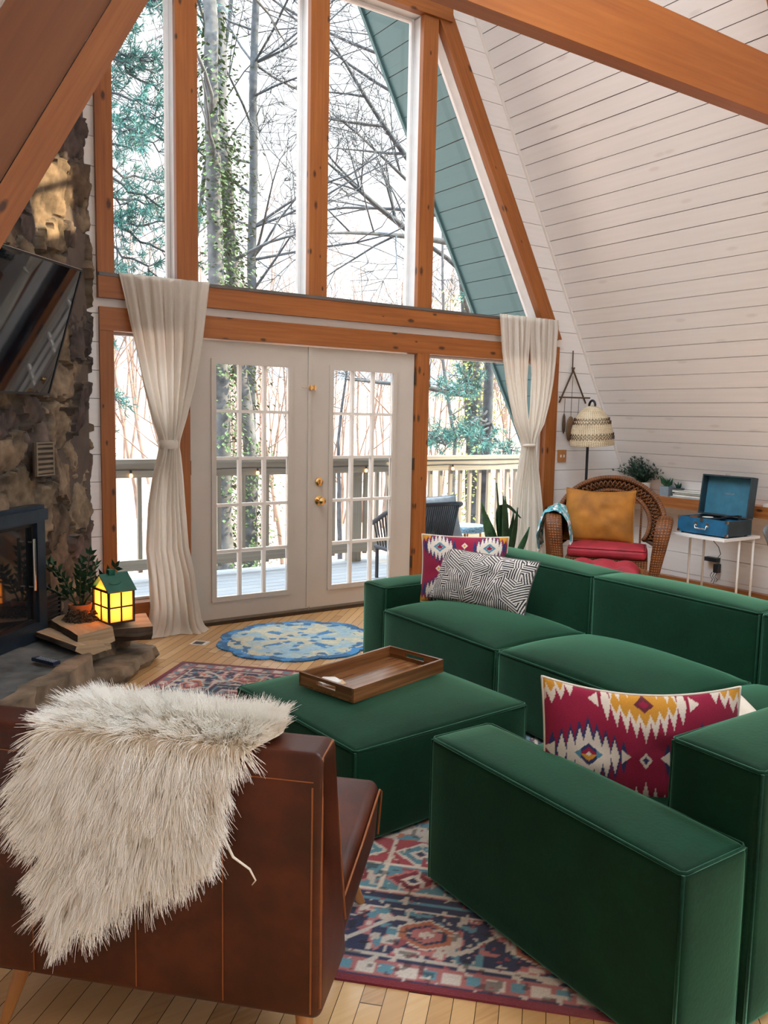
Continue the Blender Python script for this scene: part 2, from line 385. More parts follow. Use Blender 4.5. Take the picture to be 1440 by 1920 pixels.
# right slope: plank lining (real gaps), backing, openings for added skylights
SKZ0, SKZ1, SKY0, SKY1 = 4.44, 4.86, -2.34, -1.84; RZ0, RZ1, RY0, RY1 = 5.2, 7.0, -4.5, -2.7
def slope_piece(bm, X, SL, NN, z0, z1, y0, y1, t0, t1):
    P = []
    for t in (t0, t1):
        for y in (y0, y1):
            for z in (z0, z1): P.append(Vector((X(z), y, z))+NN*t)
    # order bits: z(y(x)) -> longest axis handled by hexa
    bm.hexa([P[0], P[1], P[2], P[3], P[4], P[5], P[6], P[7]])
pl = B(); k = -11
ZA = 7.41
zs = [1.2335+.1186*i for i in range(-11, 53)]
for a, b in zip(zs, zs[1:]):
    if a < -.1 or b > ZA+.1: continue
    g_ = .0022 if random.random() > .3 else .0032
    rows = [(max(a, 0)+g_, b-g_)]
    for (za, zb) in rows:
        cut = zb > SKZ0 and za < SKZ1; ys_ = [-9.6, -.0005]
        if zb > RZ0 and za < RZ1: ys_ = ys_[:1]+[-9.3, -6.1, RY0, RY1]+ys_[1:]
        if cut: ys_ = ys_[:-1]+[SKY0, SKY1]+ys_[-1:]
        for (ya, yb) in zip(ys_[::2], ys_[1::2]):
            slope_piece(pl, RX, SLR, NR, za, zb, ya, yb, 0, .018)
struct(pl.obj('ceiling_right', 'plank'))
bk = B()
for (za, zb, ya, yb) in ((-.1, SKZ0, -9.7, .0), (SKZ1, RZ0, -9.7, 0), (RZ0, RZ1, -9.7, -9.3), (RZ0, RZ1, -6.1, RY0), (RZ0, RZ1, RY1, 0), (RZ1, ZA+.05, -9.7, .0), (SKZ0, SKZ1, -9.7, SKY0), (SKZ0, SKZ1, SKY1, .0)):
    slope_piece(bk, RX, SLR, NR, za, zb, ya, yb, .0185, .17)
struct(bk.obj('ceiling_backing', 'gap'))
sk = B()
for (za, zb, ya, yb) in ((SKZ0, SKZ0+.03, SKY0, SKY1), (SKZ1-.03, SKZ1, SKY0, SKY1), (SKZ0+.03, SKZ1-.03, SKY0, SKY0+.03), (SKZ0+.03, SKZ1-.03, SKY1-.03, SKY1), (SKZ0+.235, SKZ0+.275, SKY0+.03, SKY1-.03)):
    slope_piece(sk, RX, SLR, NR, za, zb, ya, yb, -.01, .16)
sko = struct(sk.obj('window_8', 'casing'))  # skylight added so sun lands on the chimney stone
g8 = B(); slope_piece(g8, RX, SLR, NR, SKZ0+.02, SKZ1-.02, SKY0+.02, SKY1-.02, .10, .106); g8.obj('pane', 'glass', sko)
LSK = [(-2.35, -.25), (-4.7, -2.75), (-9.3, -6.1)]; LZ0, LZ1 = 4.2, 7.0
for n, (ya, yb) in ((14, (RY0, RY1)), (18, (-9.3, -6.1))):  # unseen roof windows added on the right slope for more daylight
    w = B()
    for q in ((RZ0, RZ0+.05, ya, yb), (RZ1-.05, RZ1, ya, yb), (RZ0+.05, RZ1-.05, ya, ya+.05), (RZ0+.05, RZ1-.05, yb-.05, yb)): slope_piece(w, RX, SLR, NR, *q, -.01, .16)
    wo = struct(w.obj('window_%d' % n, 'casing')); g_w = B(); slope_piece(g_w, RX, SLR, NR, RZ0+.03, RZ1-.03, ya+.03, yb-.03, .10, .106); g_w.obj('pane', 'glass', wo)
LSK = [(-2.35, -.25), (-4.7, -2.75), (-9.3, -6.1)]; LZ0, LZ1 = 4.2, 7.0
w = B()
for q in ((RZ0, RZ0+.05, RY0, RY1), (RZ1-.05, RZ1, RY0, RY1), (RZ0+.05, RZ1-.05, RY0, RY0+.05), (RZ0+.05, RZ1-.05, RY1-.05, RY1)): slope_piece(w, RX, SLR, NR, *q, -.01, .16)
wo = struct(w.obj('window_14', 'casing')); g_w = B(); slope_piece(g_w, RX, SLR, NR, RZ0+.03, RZ1-.03, RY0+.03, RY1-.03, .10, .106); g_w.obj('pane', 'glass', wo)  # front roof window of that added pair, framed again
lf = B()
for a, b in zip(zs, zs[1:]):
    if a < -.1 or b > ZA+.1: continue
    yy = [-9.6, -9.3, -6.1, -4.7, -2.75, -2.35, -.25, -.0005]; segs = list(zip(yy[::2], yy[1::2])) if (b > LZ0 and a < LZ1) else [(-9.6, -.0005)]
    for ya, yb in segs: slope_piece(lf, LX, SLL, NL, max(a, 0)+.0025, b-.0025, ya, yb, 0, .018)
struct(lf.obj('ceiling_left', 'plank'))
lb = B()
for za, zb, ya, yb in ((-.1, LZ0, -9.7, 0), (LZ1, ZA+.05, -9.7, 0), (LZ0, LZ1, -9.7, -9.3), (LZ0, LZ1, -6.1, -4.7), (LZ0, LZ1, -2.75, -2.35), (LZ0, LZ1, -.25, 0)): slope_piece(lb, LX, SLL, NL, za, zb, ya, yb, .0185, .17)
struct(lb.obj('ceiling_left_backing', 'gap'))
for i, (ya, yb) in enumerate(LSK):  # left slope windows are unseen, put in to brighten the room
    w = B()
    for q in ((LZ0, LZ0+.05, ya, yb), (LZ1-.05, LZ1, ya, yb), (LZ0+.05, LZ1-.05, ya, ya+.05), (LZ0+.05, LZ1-.05, yb-.05, yb)): slope_piece(w, LX, SLL, NL, *q, -.01, .16)
    wo = struct(w.obj('window_%d' % (15+i), 'casing')); g_w = B(); slope_piece(g_w, LX, SLL, NL, LZ0+.03, LZ1-.03, ya+.03, yb-.03, .10, .106); g_w.obj('pane', 'glass', wo)
# overhang outside, teal boards
so = B(); z = 1.0; zk = 4.732-.1635*22
while zk < ZA:
    slope_piece(so, RX, SLR, NR, max(zk, .9)+.003, zk+.1635-.003, .13, 1.30, -.005, .015) if zk+.16 > .9 else None
    zk += .1635
ov = struct(so.obj('ceiling_overhang', 'teal_plank'))
sb = B(); slope_piece(sb, RX, SLR, NR, .9, ZA, .12, 1.33, .0155, .17); sb.obj('backing', 'gap', ov)
fb = B(); slope_piece(fb, RX, SLR, NR, .9, ZA, 1.30, 1.335, -.03, .0155); fb.obj('fascia', 'teal_plank', ov)
so = B(); slope_piece(so, LX, SLL, NL, .9, ZA, .13, 1.33, -.005, .17); struct(so.obj('ceiling_overhang_left', 'teal_plank'))
# window wall: white planks round the openings
RAF = lambda z: 5.575-(z-2.47)*.5567
def wall_intervals(z):
    L, R = LX(z), RX(z)
    if z < 2.206: return [(L, 1.504, 'L', None), (5.665, R, None, 'R')]
    if z < 2.261: return [(L, R, 'L', 'R')]
    if z < 2.42: return [(L, 1.495, 'L', None), (5.62, R, None, 'R')]
    if z < 4.74: return [(L, 1.495, 'L', None), (RAF(z), R, 'F', 'R')]
    if 4.80 <= z < 6.6: return [(L, L+.30, 'L', 'L+'), (R-.30, R, 'R-', 'R')]
    return [(L, R, 'L', 'R')]
cuts = sorted(set([0, 2.206, 2.261, 2.42, 4.74, 4.80, 6.6, 7.42]+[1.2487+.1829*i for i in range(-6, 34)]))
cuts = [c for c in cuts if 0 <= c <= 7.42]
wp, wb = B(), B()
seams = [1.2487+.1829*i for i in range(-6, 34)]
for a, b in zip(cuts, cuts[1:]):
    ga = .002 if any(abs(a-s_) < 1e-6 for s_ in seams) else 0; gb = .002 if any(abs(b-s_) < 1e-6 for s_ in seams) else 0
    for (x0, x1, e0, e1) in wall_intervals((a+b)/2):
        def ex(x, e, z): return LX(z) if e == 'L' else RX(z) if e == 'R' else RAF(z) if e == 'F' else LX(z)+.30 if e == 'L+' else RX(z)-.30 if e == 'R-' else x
        for bm, za, zb, y0, y1 in ((wp, a+ga, b-gb, 0, .016), (wb, a, b, .0165, .13)):
            P = [(ex(x0, e0, za), y0, za), (ex(x1, e1, za), y0, za), (ex(x0, e0, za), y1, za), (ex(x1, e1, za), y1, za), (ex(x0, e0, zb), y0, zb), (ex(x1, e1, zb), y0, zb), (ex(x0, e0, zb), y1, zb), (ex(x1, e1, zb), y1, zb)]
            if P[1][0]-P[0][0] > .004 and P[5][0]-P[4][0] > .0: bm.hexa(P)
wf = struct(wp.obj('wall_front', 'plank')); wb.obj('backing', 'gap', wf)
# knee wall, ledge, baseboard
kw = B(); zz = [0, .085, .28, .475, .67]
for a, b in zip(zz, zz[1:]): kw.box(6.87, 6.888, -9.6, -.0005, a+.002, b-.002)
kwo = struct(kw.obj('wall_right', 'plank')); B().box(6.8885, 6.95, -9.6, 0, 0, .68).obj('backing', 'gap', kwo)
kl = B().box(-.70, -.66, -9.6, -.0005, 0, .6); struct(kl.obj('wall_left', 'plank'))
bb = B().box(6.80, 6.87, -9.6, -.001, 0, .04); struct(bb.obj('baseboard_right', 'ledge'))
struct(B().box(6.60, 6.869, -6.2, -.001, .735, .835).obj('trim_1', 'ledge'))
# back wall with unseen windows behind the camera, added for daylight
bw = B()
for a, b, I in ((0, .5, [(-1.1, 7.3)]), (.5, 2.5, [(-1.1, .2), (2.6, 3.6), (6.0, 7.0)]), (2.5, 3.1, [(.2, 6.0)]), (3.1, 5.0, [(.6, 1.8), (4.4, 5.5)]), (5.0, 7.3, [(1.7, 4.4)])):
    for x0, x1 in I: bw.box(max(x0, LX(b) if b < 7 else x0), min(x1, RX(b) if b < 7 else x1), -9.72, -9.6, a, b)
struct(bw.obj('wall_back', 'plank'))
for i, (x0, x1, z0, z1) in enumerate(((.2, 2.6, .5, 2.5), (3.6, 6.0, .5, 2.5), (1.8, 4.4, 3.1, 5.0))):
    w = B().box(x0, x0+.05, -9.7, -9.58, z0, z1).box(x1-.05, x1, -9.7, -9.58, z0, z1).box(x0+.05, x1-.05, -9.7, -9.58, z0, z0+.05).box(x0+.05, x1-.05, -9.7, -9.58, z1-.05, z1).box((x0+x1)/2-.02, (x0+x1)/2+.02, -9.7, -9.58, z0+.05, z1-.05)
    wo = struct(w.obj('window_%d' % (9+i), 'casing')); B().box(x0+.04, x1-.04, -9.66, -9.655, z0+.04, z1-.04).obj('pane', 'glass', wo)

# timber frame of the window wall
def trim(n, bm, m='pine'): return struct(bm.obj('trim_%d' % n, m))
YF = -.035
trim(2, B().box(1.495, 5.62, -.05, .16, 2.261, 2.398))
trim(3, B().box(1.5, 5.60, -.055, .16, 2.3985, 2.420), 'sash_dark')
trim(4, B().box(1.504, 5.665, -.03, .16, 2.056, 2.206))
trim(5, B().box(1.4955, 1.603, YF, .03, 2.4205, 4.74))
for n, (x0, x1) in zip((6, 7, 8), ((2.021, 2.172), (3.031, 3.185), (4.03, 4.174))):
    o = trim(n, B().box(x0, x1, YF, .012, 2.4205, 4.66))
    B().box(x0+.004, x1-.004, .0125, .15, 2.4205, 4.66).obj('casing', 'casing', o)
o5 = bpy.data.objects['trim_5']; B().box(1.51, 1.599, .031, .15, 2.4205, 4.74).obj('casing', 'casing', o5)
o = trim(9, B().box(1.61, 4.30, YF-.02, .012, 4.665, 4.80)); B().box(1.61, 4.25, .0125, .15, 4.67, 4.80).obj('casing', 'casing', o)
def rafter_piece(z0, z1, o0, o1, y0, y1):
    P = []
    for z in (z0, z1):
        for y in (y0, y1):
            for o_ in (o0, o1): P.append((RAF(z)+o_, y, z))
    return B().hexa(P)
o = trim(10, rafter_piece(2.275, 4.74, -.17, 0, YF, .03)); rafter_piece(2.4205, 4.74, -.175, -.0, .031, .15).obj('casing', 'casing', o)
# lower wall: jambs, posts, sill rails
o = trim(11, B().box(1.504, 1.594, -.025, .10, 0, 2.0555)); trim(12, B().box(2.022, 2.112, -.025, .12, 0, 2.0555))
o = trim(13, B().box(4.047, 4.172, -.03, .12, 0, 2.0555)); o = trim(14, B().box(5.53, 5.665, -.03, .04, 0, 2.0555)); B().box(5.50, 5.66, .041, .16, 0, 2.05).obj('casing', 'casing', o)
trim(15, B().box(1.5945, 2.0215, -.015, .12, 0, .225)); trim(16, B().box(4.1725, 5.5295, -.015, .12, 0, .225))
trim(17, B().box(2.1125, 4.0465, -.03, .12, 0, .018), 'bronze')
# windows
def window(n, poly, frame):
    w = struct(frame.obj('window_%d' % n, 'casing')); B().prism([(x, .118, z) for x, z in poly], (0, .006, 0)).obj('pane', 'glass', w); return w
def rectframe(x0, x1, z0, z1, t=.022, y0=.10, y1=.14):
    return B().box(x0, x0+t, y0, y1, z0, z1).box(x1-t, x1, y0, y1, z0, z1).box(x0+t, x1-t, y0, y1, z0, z0+t).box(x0+t, x1-t, y0, y1, z1-t, z1)
for n, (x0, x1) in zip((1, 2, 3), ((1.6, 2.024), (2.169, 3.034), (3.182, 4.033))):
    window(n, [(x0+.01, 2.43), (x1-.01, 2.43), (x1-.01, 4.66), (x0+.01, 4.66)], rectframe(x0+.001, x1-.001, 2.421, 4.668))
window(4, [(4.18, 2.43), (5.43, 2.43), (4.18, 4.66)], B().box(4.172, 5.42, .10, .14, 2.421, 2.44))
window(5, [(1.6, .23), (2.02, .23), (2.02, 2.05), (1.6, 2.05)], rectframe(1.5945, 2.0215, .2255, 2.055, .015))
window(6, [(4.18, .23), (5.52, .23), (5.52, 2.05), (4.18, 2.05)], rectframe(4.1725, 5.53, .2255, 2.055, .018))
window(7, [(LX(4.82)+.29, 4.82), (RX(4.82)-.29, 4.82), (RX(6.62)-.29, 6.62), (LX(6.62)+.29, 6.62)], B().box(3.03, 3.185, .0, .14, 4.801, 6.6))  # unseen upper glass, added to let more sky light in
ct = B(); slope_piece(ct, RX, SLR, NR, .84, 7.2, -.022, -.0006, -.014, -.0005); trim(18, ct, 'white_paint')
# french doors
def door(n, x0, x1, lx0, lx1, lz0=.195, lz1=1.89):
    y0, y1 = -.004, .042
    d = B().box(x0, lx0, y0, y1, .02, 2.045).box(lx1, x1, y0, y1, .02, 2.045).box(lx0, lx1, y0, y1, .02, lz0).box(lx0, lx1, y0, y1, lz1, 2.045)
    d = struct(d.obj('door_%d' % n, 'door_paint'))
    t = .028
    m = B()
    for a in (lx0-t, lx1-.008): m.box(a, a+t+.008, -.016, -.004, lz0-t, lz1+t)
    for a in (lz0-t, lz1-.008): m.box(lx0+.008, lx1-.008, -.016, -.004, a, a+t+.008)
    m.obj('lite_frame', 'door_paint', d)
    g = B(); w = (lx1-lx0)/3
    for i in (1, 2): g.box(lx0+w*i-.011, lx0+w*i+.011, -.004, .034, lz0, lz1)
    h = (lz1-lz0)/5
    for i in (1, 2, 3, 4):
        for j in range(3): g.box(lx0+w*j+.011*(j > 0), lx0+w*(j+1)-.011*(j < 2), -.002, .032, lz0+h*i-.011, lz0+h*i+.011)
    g.obj('muntin', 'white_paint', d)
    B().box(lx0+.001, lx1-.001, .018, .023, lz0+.001, lz1-.001).obj('pane', 'glass', d)
    B().box(x0, x1, -.010, -.0045, .02, .040).obj('sweep', 'vent_tan', d)
    return d
d1 = door(1, 2.118, 3.068, 2.300, 2.890); d2 = door(2, 3.080, 4.034, 3.262, 3.834)
B().box(3.048, 3.076, -.014, -.0045, .05, 2.045).obj('astragal', 'door_paint', d1)
for z in (.28, 1.10, 1.80): B().box(4.0345, 4.0465, -.022, .0, z, z+.10).obj('hinge', 'bronze', d2)
for z in (.28, 1.10, 1.80): B().box(2.1125, 2.1175, -.022, .0, z, z+.10).obj('hinge', 'bronze', d1)
RXm = Matrix.Rotation(PI/2, 3, 'X')
B().lathe([(.036, 0), (.036, .006), (.014, .012), (.013, .03), (.024, .036), (.031, .05), (.029, .064), (.014, .07), (0, .07)], (3.152, -.0045, .88), 20, rot=RXm).obj('knob', 'brass', d2, smooth=40)
B().lathe([(.033, 0), (.032, .012), (.020, .016), (.018, .022), (0, .022)], (3.150, -.0045, 1.025), 20, rot=RXm).box(3.146, 3.154, -.04, -.026, 1.010, 1.040).obj('deadbolt', 'brass', d2, smooth=40)
B().box(3.052, 3.112, -.022, -.0145, 1.732, 1.752).box(3.058, 3.070, -.032, -.022, 1.722, 1.762).box(3.092, 3.104, -.030, -.0225, 1.722, 1.762).tube([(2.99, -.02, 1.742), (3.052, -.02, 1.742)], .003).obj('latch', 'brass', d1)

# near truss: tie beam and rafters
tb = B().box(-.3, 6.2, -2.60, -2.502, 3.335, 3.525); struct(tb.obj('tie_beam', 'beam'))
tb2 = B().box(-.3, 6.2, -2.585, -2.506, 3.529, 3.672); struct(tb2.obj('tie_beam.001', 'beam'))
def raf(X, SL, NN, z0, z1, t0, t1, y0, y1):
    b_ = B(); slope_piece(b_, X, SL, NN, z0, z1, y0, y1, t0, t1); return b_
k_ = 1.8/math.hypot(1.8, 1)
struct(raf(LX, SLL, NL, .0, 7.2, -.24*k_*1.17, -.001, -2.585, -2.505).obj('truss_rafter', 'rafter'))
struct(raf(LX, SLL, NL, .0, 7.2, -.392*k_, -.24*k_*1.17-.003, -2.60, -2.500).obj('truss_rafter.001', 'pine'))
struct(raf(RX, SLR, NR, 3.7, 7.2, -.27*k_, -.001, -2.56, -2.505).obj('truss_rafter.002', 'beam'))

# ------------------------------------------------------------------ stone fireplace in the corner
def nz3(x, y, z, s=1.0): return noise.fractal(Vector((x*s, y*s, z*s)), 1.0, 2.0, 4)
fire = thing('stone_fireplace', 'rough brown fieldstone chimney with raised hearth in the left corner', 'fireplace', tuple(uvz(.2, 1.0, 0)))
rng = np.random.default_rng(4)
du = .0135
us = np.arange(-1.0, 1.031, du); zs_ = np.arange(0.0, 4.25, du)
Ug, Zg = np.meshgrid(us, zs_, indexing='ij')
seeds = []
for i in range(-1, 11):
    z0 = rng.uniform(-.3, 0)
    while z0 < 4.5:
        h_ = rng.uniform(.16, .42); seeds.append((-1.15+i*.225+rng.uniform(-.075, .075), z0+h_/2, rng.uniform(.8, 1.25), h_, rng.integers(0, 1000))); z0 += h_*.95
seeds = np.array(seeds)
wob = np.array([[nz3(u*1.0, z, 3.1, 4) for z in zs_[::4]] for u in us[::4]]); wob = np.repeat(np.repeat(wob, 4, 0), 4, 1)[:len(us), :len(zs_)]
D1 = np.full(Ug.shape, 9.); D2 = D1.copy(); ID = np.zeros(Ug.shape, int)
for k, (su, sz, sw, sh, sid) in enumerate(seeds):
    d = (np.abs((Ug+wob*.09-su)/(.11*sw))**2.6+np.abs((Zg+wob*.09-sz)/(sh*.52))**2.6)**(1/2.6)
    nearer = d < D1; D2 = np.where(nearer, D1, np.minimum(D2, d)); ID = np.where(nearer, k, ID); D1 = np.where(nearer, d, D1)
e = np.clip((D2-D1)/.17, 0, 1); e = e*e*(3-2*e)
rh = rng.uniform(.022, .06, len(seeds))[ID]; tilt = rng.uniform(-.32, .32, (2, len(seeds)))
hgt = e*(rh+tilt[0][ID]*(Ug-seeds[ID, 0])+tilt[1][ID]*.5*(Zg-seeds[ID, 1]))
fine = np.array([[nz3(u, z*.7, 0, 8)*.018+nz3(u, z, 5, 26)*.009 for z in zs_] for u in us])
hgt = hgt+fine*(.4+.6*e)
pal = np.array([(.15, .10, .065), (.19, .135, .085), (.11, .08, .065), (.24, .175, .115), (.13, .085, .07), (.085, .062, .055), (.20, .14, .09)])
cs = pal[rng.integers(0, len(pal), len(seeds))][ID]*(1+rng.uniform(-.2, .2, len(seeds))[ID])[..., None]
cs = cs*.80*(1+np.clip(fine*42, -.65, .9))[..., None]
mort = np.array((.135, .115, .095)); C_ = mort+(cs-mort)*e[..., None]
st = B(); P = []
for i, u in enumerate(us):
    row = []
    for j, z in enumerate(zs_):
        v = .985+hgt[i, j]; uu = min(u, v-.004)
        row.append(uvz(uu, v, z))
    P.append(row)
# hole for the firebox insert
b0 = 0; n_, m_ = len(us), len(zs_)
for row in P: st.v += [tuple(p) for p in row]
for i in range(n_-1):
    for j in range(m_-1):
        if us[i] < .345 and us[i] > -.70 and .20 < zs_[j] < .97: continue
        st.face((i*m_+j, (i+1)*m_+j, (i+1)*m_+j+1, i*m_+j+1), None)
st.c = C_.reshape(-1, 3)
st.obj('chimney_breast', 'stone', fire, smooth=50)
# solid core behind the facing
core = B().prism([uvz(1.0, 1.02, 0), uvz(.36, .97, 0), uvz(.36, .55, 0), uvz(-.71, .55, 0), uvz(-.71, .97, 0), uvz(-1.0, .985, 0), uvz(-1.0, .45, 0), Vector((1.0, -.003, 0))], (0, 0, 4.2))
core.obj('masonry_core', 'gap', fire)
B().prism([uvz(.36, .97, .985), uvz(.36, .55, .985), uvz(-.71, .55, .985), uvz(-.71, .97, .985)], (0, 0, 3.2)).obj('lintel', 'gap', fire)
B().prism([uvz(-1.0, .985, 0), uvz(-1.75, .985, 0), uvz(-1.75, .5, 0), uvz(-1.0, .5, 0)], (0, 0, 4.2)).obj('side_masonry', 'slate', fire)
# hearth: rough slabs
def rough_slab(name, front, back, z0, z1, u0, u1, seed, parent, m='slate'):
    bm = B(); n = 46; cols = []
    for i in range(n+1):
        u = lerp(u0, u1, i/n); fr = front(u)+nz3(u, seed, 0, 5)*.05
        zt = z1+nz3(u, seed, 2, 3)*.014
        pts = [uvz(u, back, z0), uvz(u, back, zt)]
        for k in range(1, 7): v = lerp(back, fr-.015, k/6); pts.append(uvz(u, v, zt+nz3(u, v, seed, 5)*.016))
        for k in range(1, 5): z = lerp(zt-.012, z0, k/4); pts.append(uvz(u, fr+nz3(u, z, seed+3, 11)*.03-.02*abs(k-2)/2, z))
        cols.append(pts)
    bm.grid(cols, closed_u=False); bm.mi = [0 if (q % (len(cols[0])-1)) < 6 else 1 for q in range(len(bm.f))]
    k_n = len(cols[0]); bm.face(list(range(k_n)), None); bm.face([n*k_n+i for i in reversed(range(k_n))], None)
    bm.mi[-2:] = [1, 1]; return bm.obj(name, [m, 'flagstone'], parent, smooth=35)
rough_slab('hearth_slab', lambda u: interp(u, [-1.7, -.9, 0, .06, .12], [1.66, 1.66, 1.60, 1.57, 1.50]), 1.0, .0, .195, -1.7, .12, 1, fire)
rough_slab('hearth_slab', lambda u: interp(u, [.12, .3, .6, .8], [1.47, 1.46, 1.44, 1.40]), 1.0, .0, .185, .1205, .80, 5, fire)
rough_slab('hearth_step', lambda u: interp(u, [.10, .2, .6, .72, .78], [1.60, 1.665, 1.66, 1.62, 1.52]), 1.40, .0, .088, .09, .78, 9, fire, 'flagstone')
# vents in the stone
def face_box(bm, u0, u1, v0, v1, z0, z1): return bm.hexa([uvz(u, v, z) for z in (z0, z1) for v in (v0, v1) for u in (u0, u1)])
def vent(label, u0, u1, z0, z1, n, v, mat, matb):
    t = thing('wall_vent', label, 'vent', tuple(uvz((u0+u1)/2, v, z0)))
    face_box(B(), u0, u1, v-.01, v, z0, z1).obj('backing', matb, t)
    fr = B()
    for a, b, c, d in ((u0, u1, z1-.008, z1), (u0, u1, z0, z0+.008), (u0, u0+.012, z0+.008, z1-.008), (u1-.012, u1, z0+.008, z1-.008)): face_box(fr, a, b, v+.0005, v+.016, c, d)
    fr.obj('frame', mat, t); h = (z1-z0-.016)/n
    for i in range(n):
        zc = z0+.008+h*(i+.5)
        face_box(B(), u0+.012, u1-.012, v+.002, v+.014, zc-h*.24, zc+h*.24).obj('slat', mat, t)
vent('small tan louvred vent in the stone below the television', .325, .500, 1.150, 1.345, 6, 1.072, 'vent_tan', 'gap')
vent('low dark louvred vent in the stone beside the potted plant', .375, .53, .285, .43, 5, 1.075, 'iron_dark', 'gap')
# firebox insert
ins = thing('fireplace_insert', 'dark steel fireplace insert with glass door set in the stone', 'fireplace insert', tuple(uvz(-.15, 1.05, .2)))
fr = B(); iu0, iu1, iz0, iz1, iv = -.73, .375, .205, .985, 1.02
face_box(fr, iu0, iu1, iv, iv+.075, iz1-.10, iz1); face_box(fr, iu0, iu0+.075, iv, iv+.075, iz0, iz1-.1); face_box(fr, iu1-.075, iu1, iv, iv+.075, iz0, iz1-.1); face_box(fr, iu0+.075, iu1-.075, iv, iv+.075, iz0, iz0+.095)
fr.obj('surround', 'dark_steel', ins)
hd = B(); face_box(hd, iu0+.01, iu1-.01, iv+.0755, iv+.105, iz1-.085, iz1-.02); hd.obj('hood', 'dark_steel', ins)
dr = B()
du0, du1, dz0, dz1 = iu0+.075, iu1-.075, iz0+.095, iz1-.1
for a, b, c, d in ((du0, du1, dz1-.022, dz1), (du0, du1, dz0, dz0+.022), (du0, du0+.025, dz0+.022, dz1-.022), (du1-.025, du1, dz0+.022, dz1-.022)): face_box(dr, a, b, iv+.02, iv+.055, c, d)
dro = dr.obj('door_frame', 'black_metal', ins)
g = B(); face_box(g, du0+.02, du1-.02, iv+.03, iv+.036, dz0+.02, dz1-.02); g.obj('glass_door', 'dark_glass', ins)
B().tube([uvz(du1-.05, iv+.085, .50), uvz(du1-.05, iv+.085, .80)], .009).tube([uvz(du1-.05, iv+.05, .52), uvz(du1-.05, iv+.085, .52)], .006).tube([uvz(du1-.05, iv+.05, .78), uvz(du1-.05, iv+.085, .78)], .006).obj('handle', 'chrome', ins, smooth=40)
bx = B(); face_box(bx, du0-.0, du1+.0, .57, iv+.0, dz0-.06, dz1+.05)
bx.obj('firebox', 'iron_dark', ins)
# television on a tilting arm
tv = thing('television', 'flat black television tilted forward on the stone chimney', 'television', tuple(uvz(-.25, 1.2, 1.6)))
A0 = uvz(.385, 1.135, 1.617); A1 = uvz(.385, 1.36, 2.315)
up = (A1-A0); hh = up.length/2; up.normalize(); nrm = (-U).cross(up).normalized()
if nrm.dot(V) < 0: nrm = -nrm
W_ = 1.28; cen = (A0+A1)/2-U*W_/2
B().obox(cen-nrm*.022, U, nrm, up, W_/2-.002, .018, hh-.002).obox(cen-nrm*.05, U, nrm, up, W_*.3, .0095, hh*.6).obj('casing', 'black_plastic', tv)
bz = B(); bt = .011
for s_ in (1, -1):
    bz.obox(cen+up*s_*(hh-bt/2), U, nrm, up, W_/2, .006, bt/2); bz.obox(cen+U*s_*(W_/2-bt/2), U, nrm, up, bt/2, .006, hh-bt)
bz.obj('bezel', 'black_plastic', tv); B().obox(cen+nrm*-.001, U, nrm, up, W_/2-bt, .003, hh-bt).obj('screen', 'tv_glass', tv)
e_ = B()
e_.obox(cen+up*(hh+.0015)+nrm*.002, U, nrm, up, W_/2, .002, .0012).obj('trim_edge', 'chrome', tv)
wm = B(); wc = uvz(-.25, 1.07, 1.95); wm.obox(wc, U, V, Z, .22, .012, .16); wm.tube([wc+V*.012, cen-nrm*.06], .03, 8); wm.obj('wall_mount', 'black_metal', tv)
# split logs on the hearth
def log(label, a, b, r, kind, roll, seed):
    a, b = Vector(a), Vector(b); ax = (b-a).normalized(); s = ax.cross(Z).normalized(); t = s.cross(ax)
    angs = {'wedge': [(-1.25, -.28), (-.4, -.55), (.35, -.5), (1.05, -.18), (.95, .12), (-.95, .30)], 'slab': [(-1.1, -.45), (-.3, -.62), (.6, -.5), (1.1, -.1), (1.0, .30), (-.95, .40)], 'half': [(-1, .0), (-.75, -.6), (0, -.9), (.75, -.6), (1, .0), (.1, .12)]}[kind]
    c, sn = math.cos(roll), math.sin(roll); cols = []; n = 9
    for i in range(n+1):
        p = a.lerp(b, i/n); ring = []
        for q, (x, y) in enumerate(angs):
            w = 1+nz3(q*1.3+seed, i*.35, 0, 1)*.16
            xx, yy = (x*c-y*sn)*r*w, (x*sn+y*c)*r*w
            ring.append(p+s*xx+t*yy+ax*(nz3(q, seed, 4, 2)*.02 if i in (0, n) else 0))
        cols.append(ring)
    o = thing('firewood_log', label, 'log', tuple(a)); bm, be = B(), B(); m = len(angs)
    base = 0
    for ring in cols: bm.v += [tuple(p) for p in ring]
    top = B(); top.v = list(bm.v); L = (b-a).length/n; o_ = random.uniform(0, 9)
    for i in range(n):
        for q in range(m):
            q2 = (q+1) % m; tgt = top if q in (m-2, m-1) else bm
            tgt.face((i*m+q, i*m+q2, (i+1)*m+q2, (i+1)*m+q), [(o_+i*L, q*.06), (o_+i*L, q*.06+.06), (o_+i*L+L, q*.06+.06), (o_+i*L+L, q*.06)])
    be.v = list(bm.v); be2 = B(); be2.v = list(bm.v); be.face(list(reversed(range(m))), [(x*r+o_, y*r) for x, y in reversed(angs)]); be2.face([n*m+q for q in range(m)], [(x*r+o_, y*r) for x, y in angs])
    def clean(bb):
        used = sorted({i for f in bb.f for i in f}); mp = {o2: i for i, o2 in enumerate(used)}; bb.v = [bb.v[i] for i in used]; bb.f = [tuple(mp[i] for i in f) for f in bb.f]; return bb
    clean(bm).obj('bark_side', 'bark', o); clean(top).obj('split_face', 'log_face', o); clean(be).obj('cut_end', 'log_face', o); clean(be2).obj('cut_end', 'log_face', o)
    return o
log('pale split log lying at the front of the hearth pile, nearest the remote', uvz(.36, 1.09, .232), uvz(.12, 1.52, .232), .082, 'wedge', .12, 1)
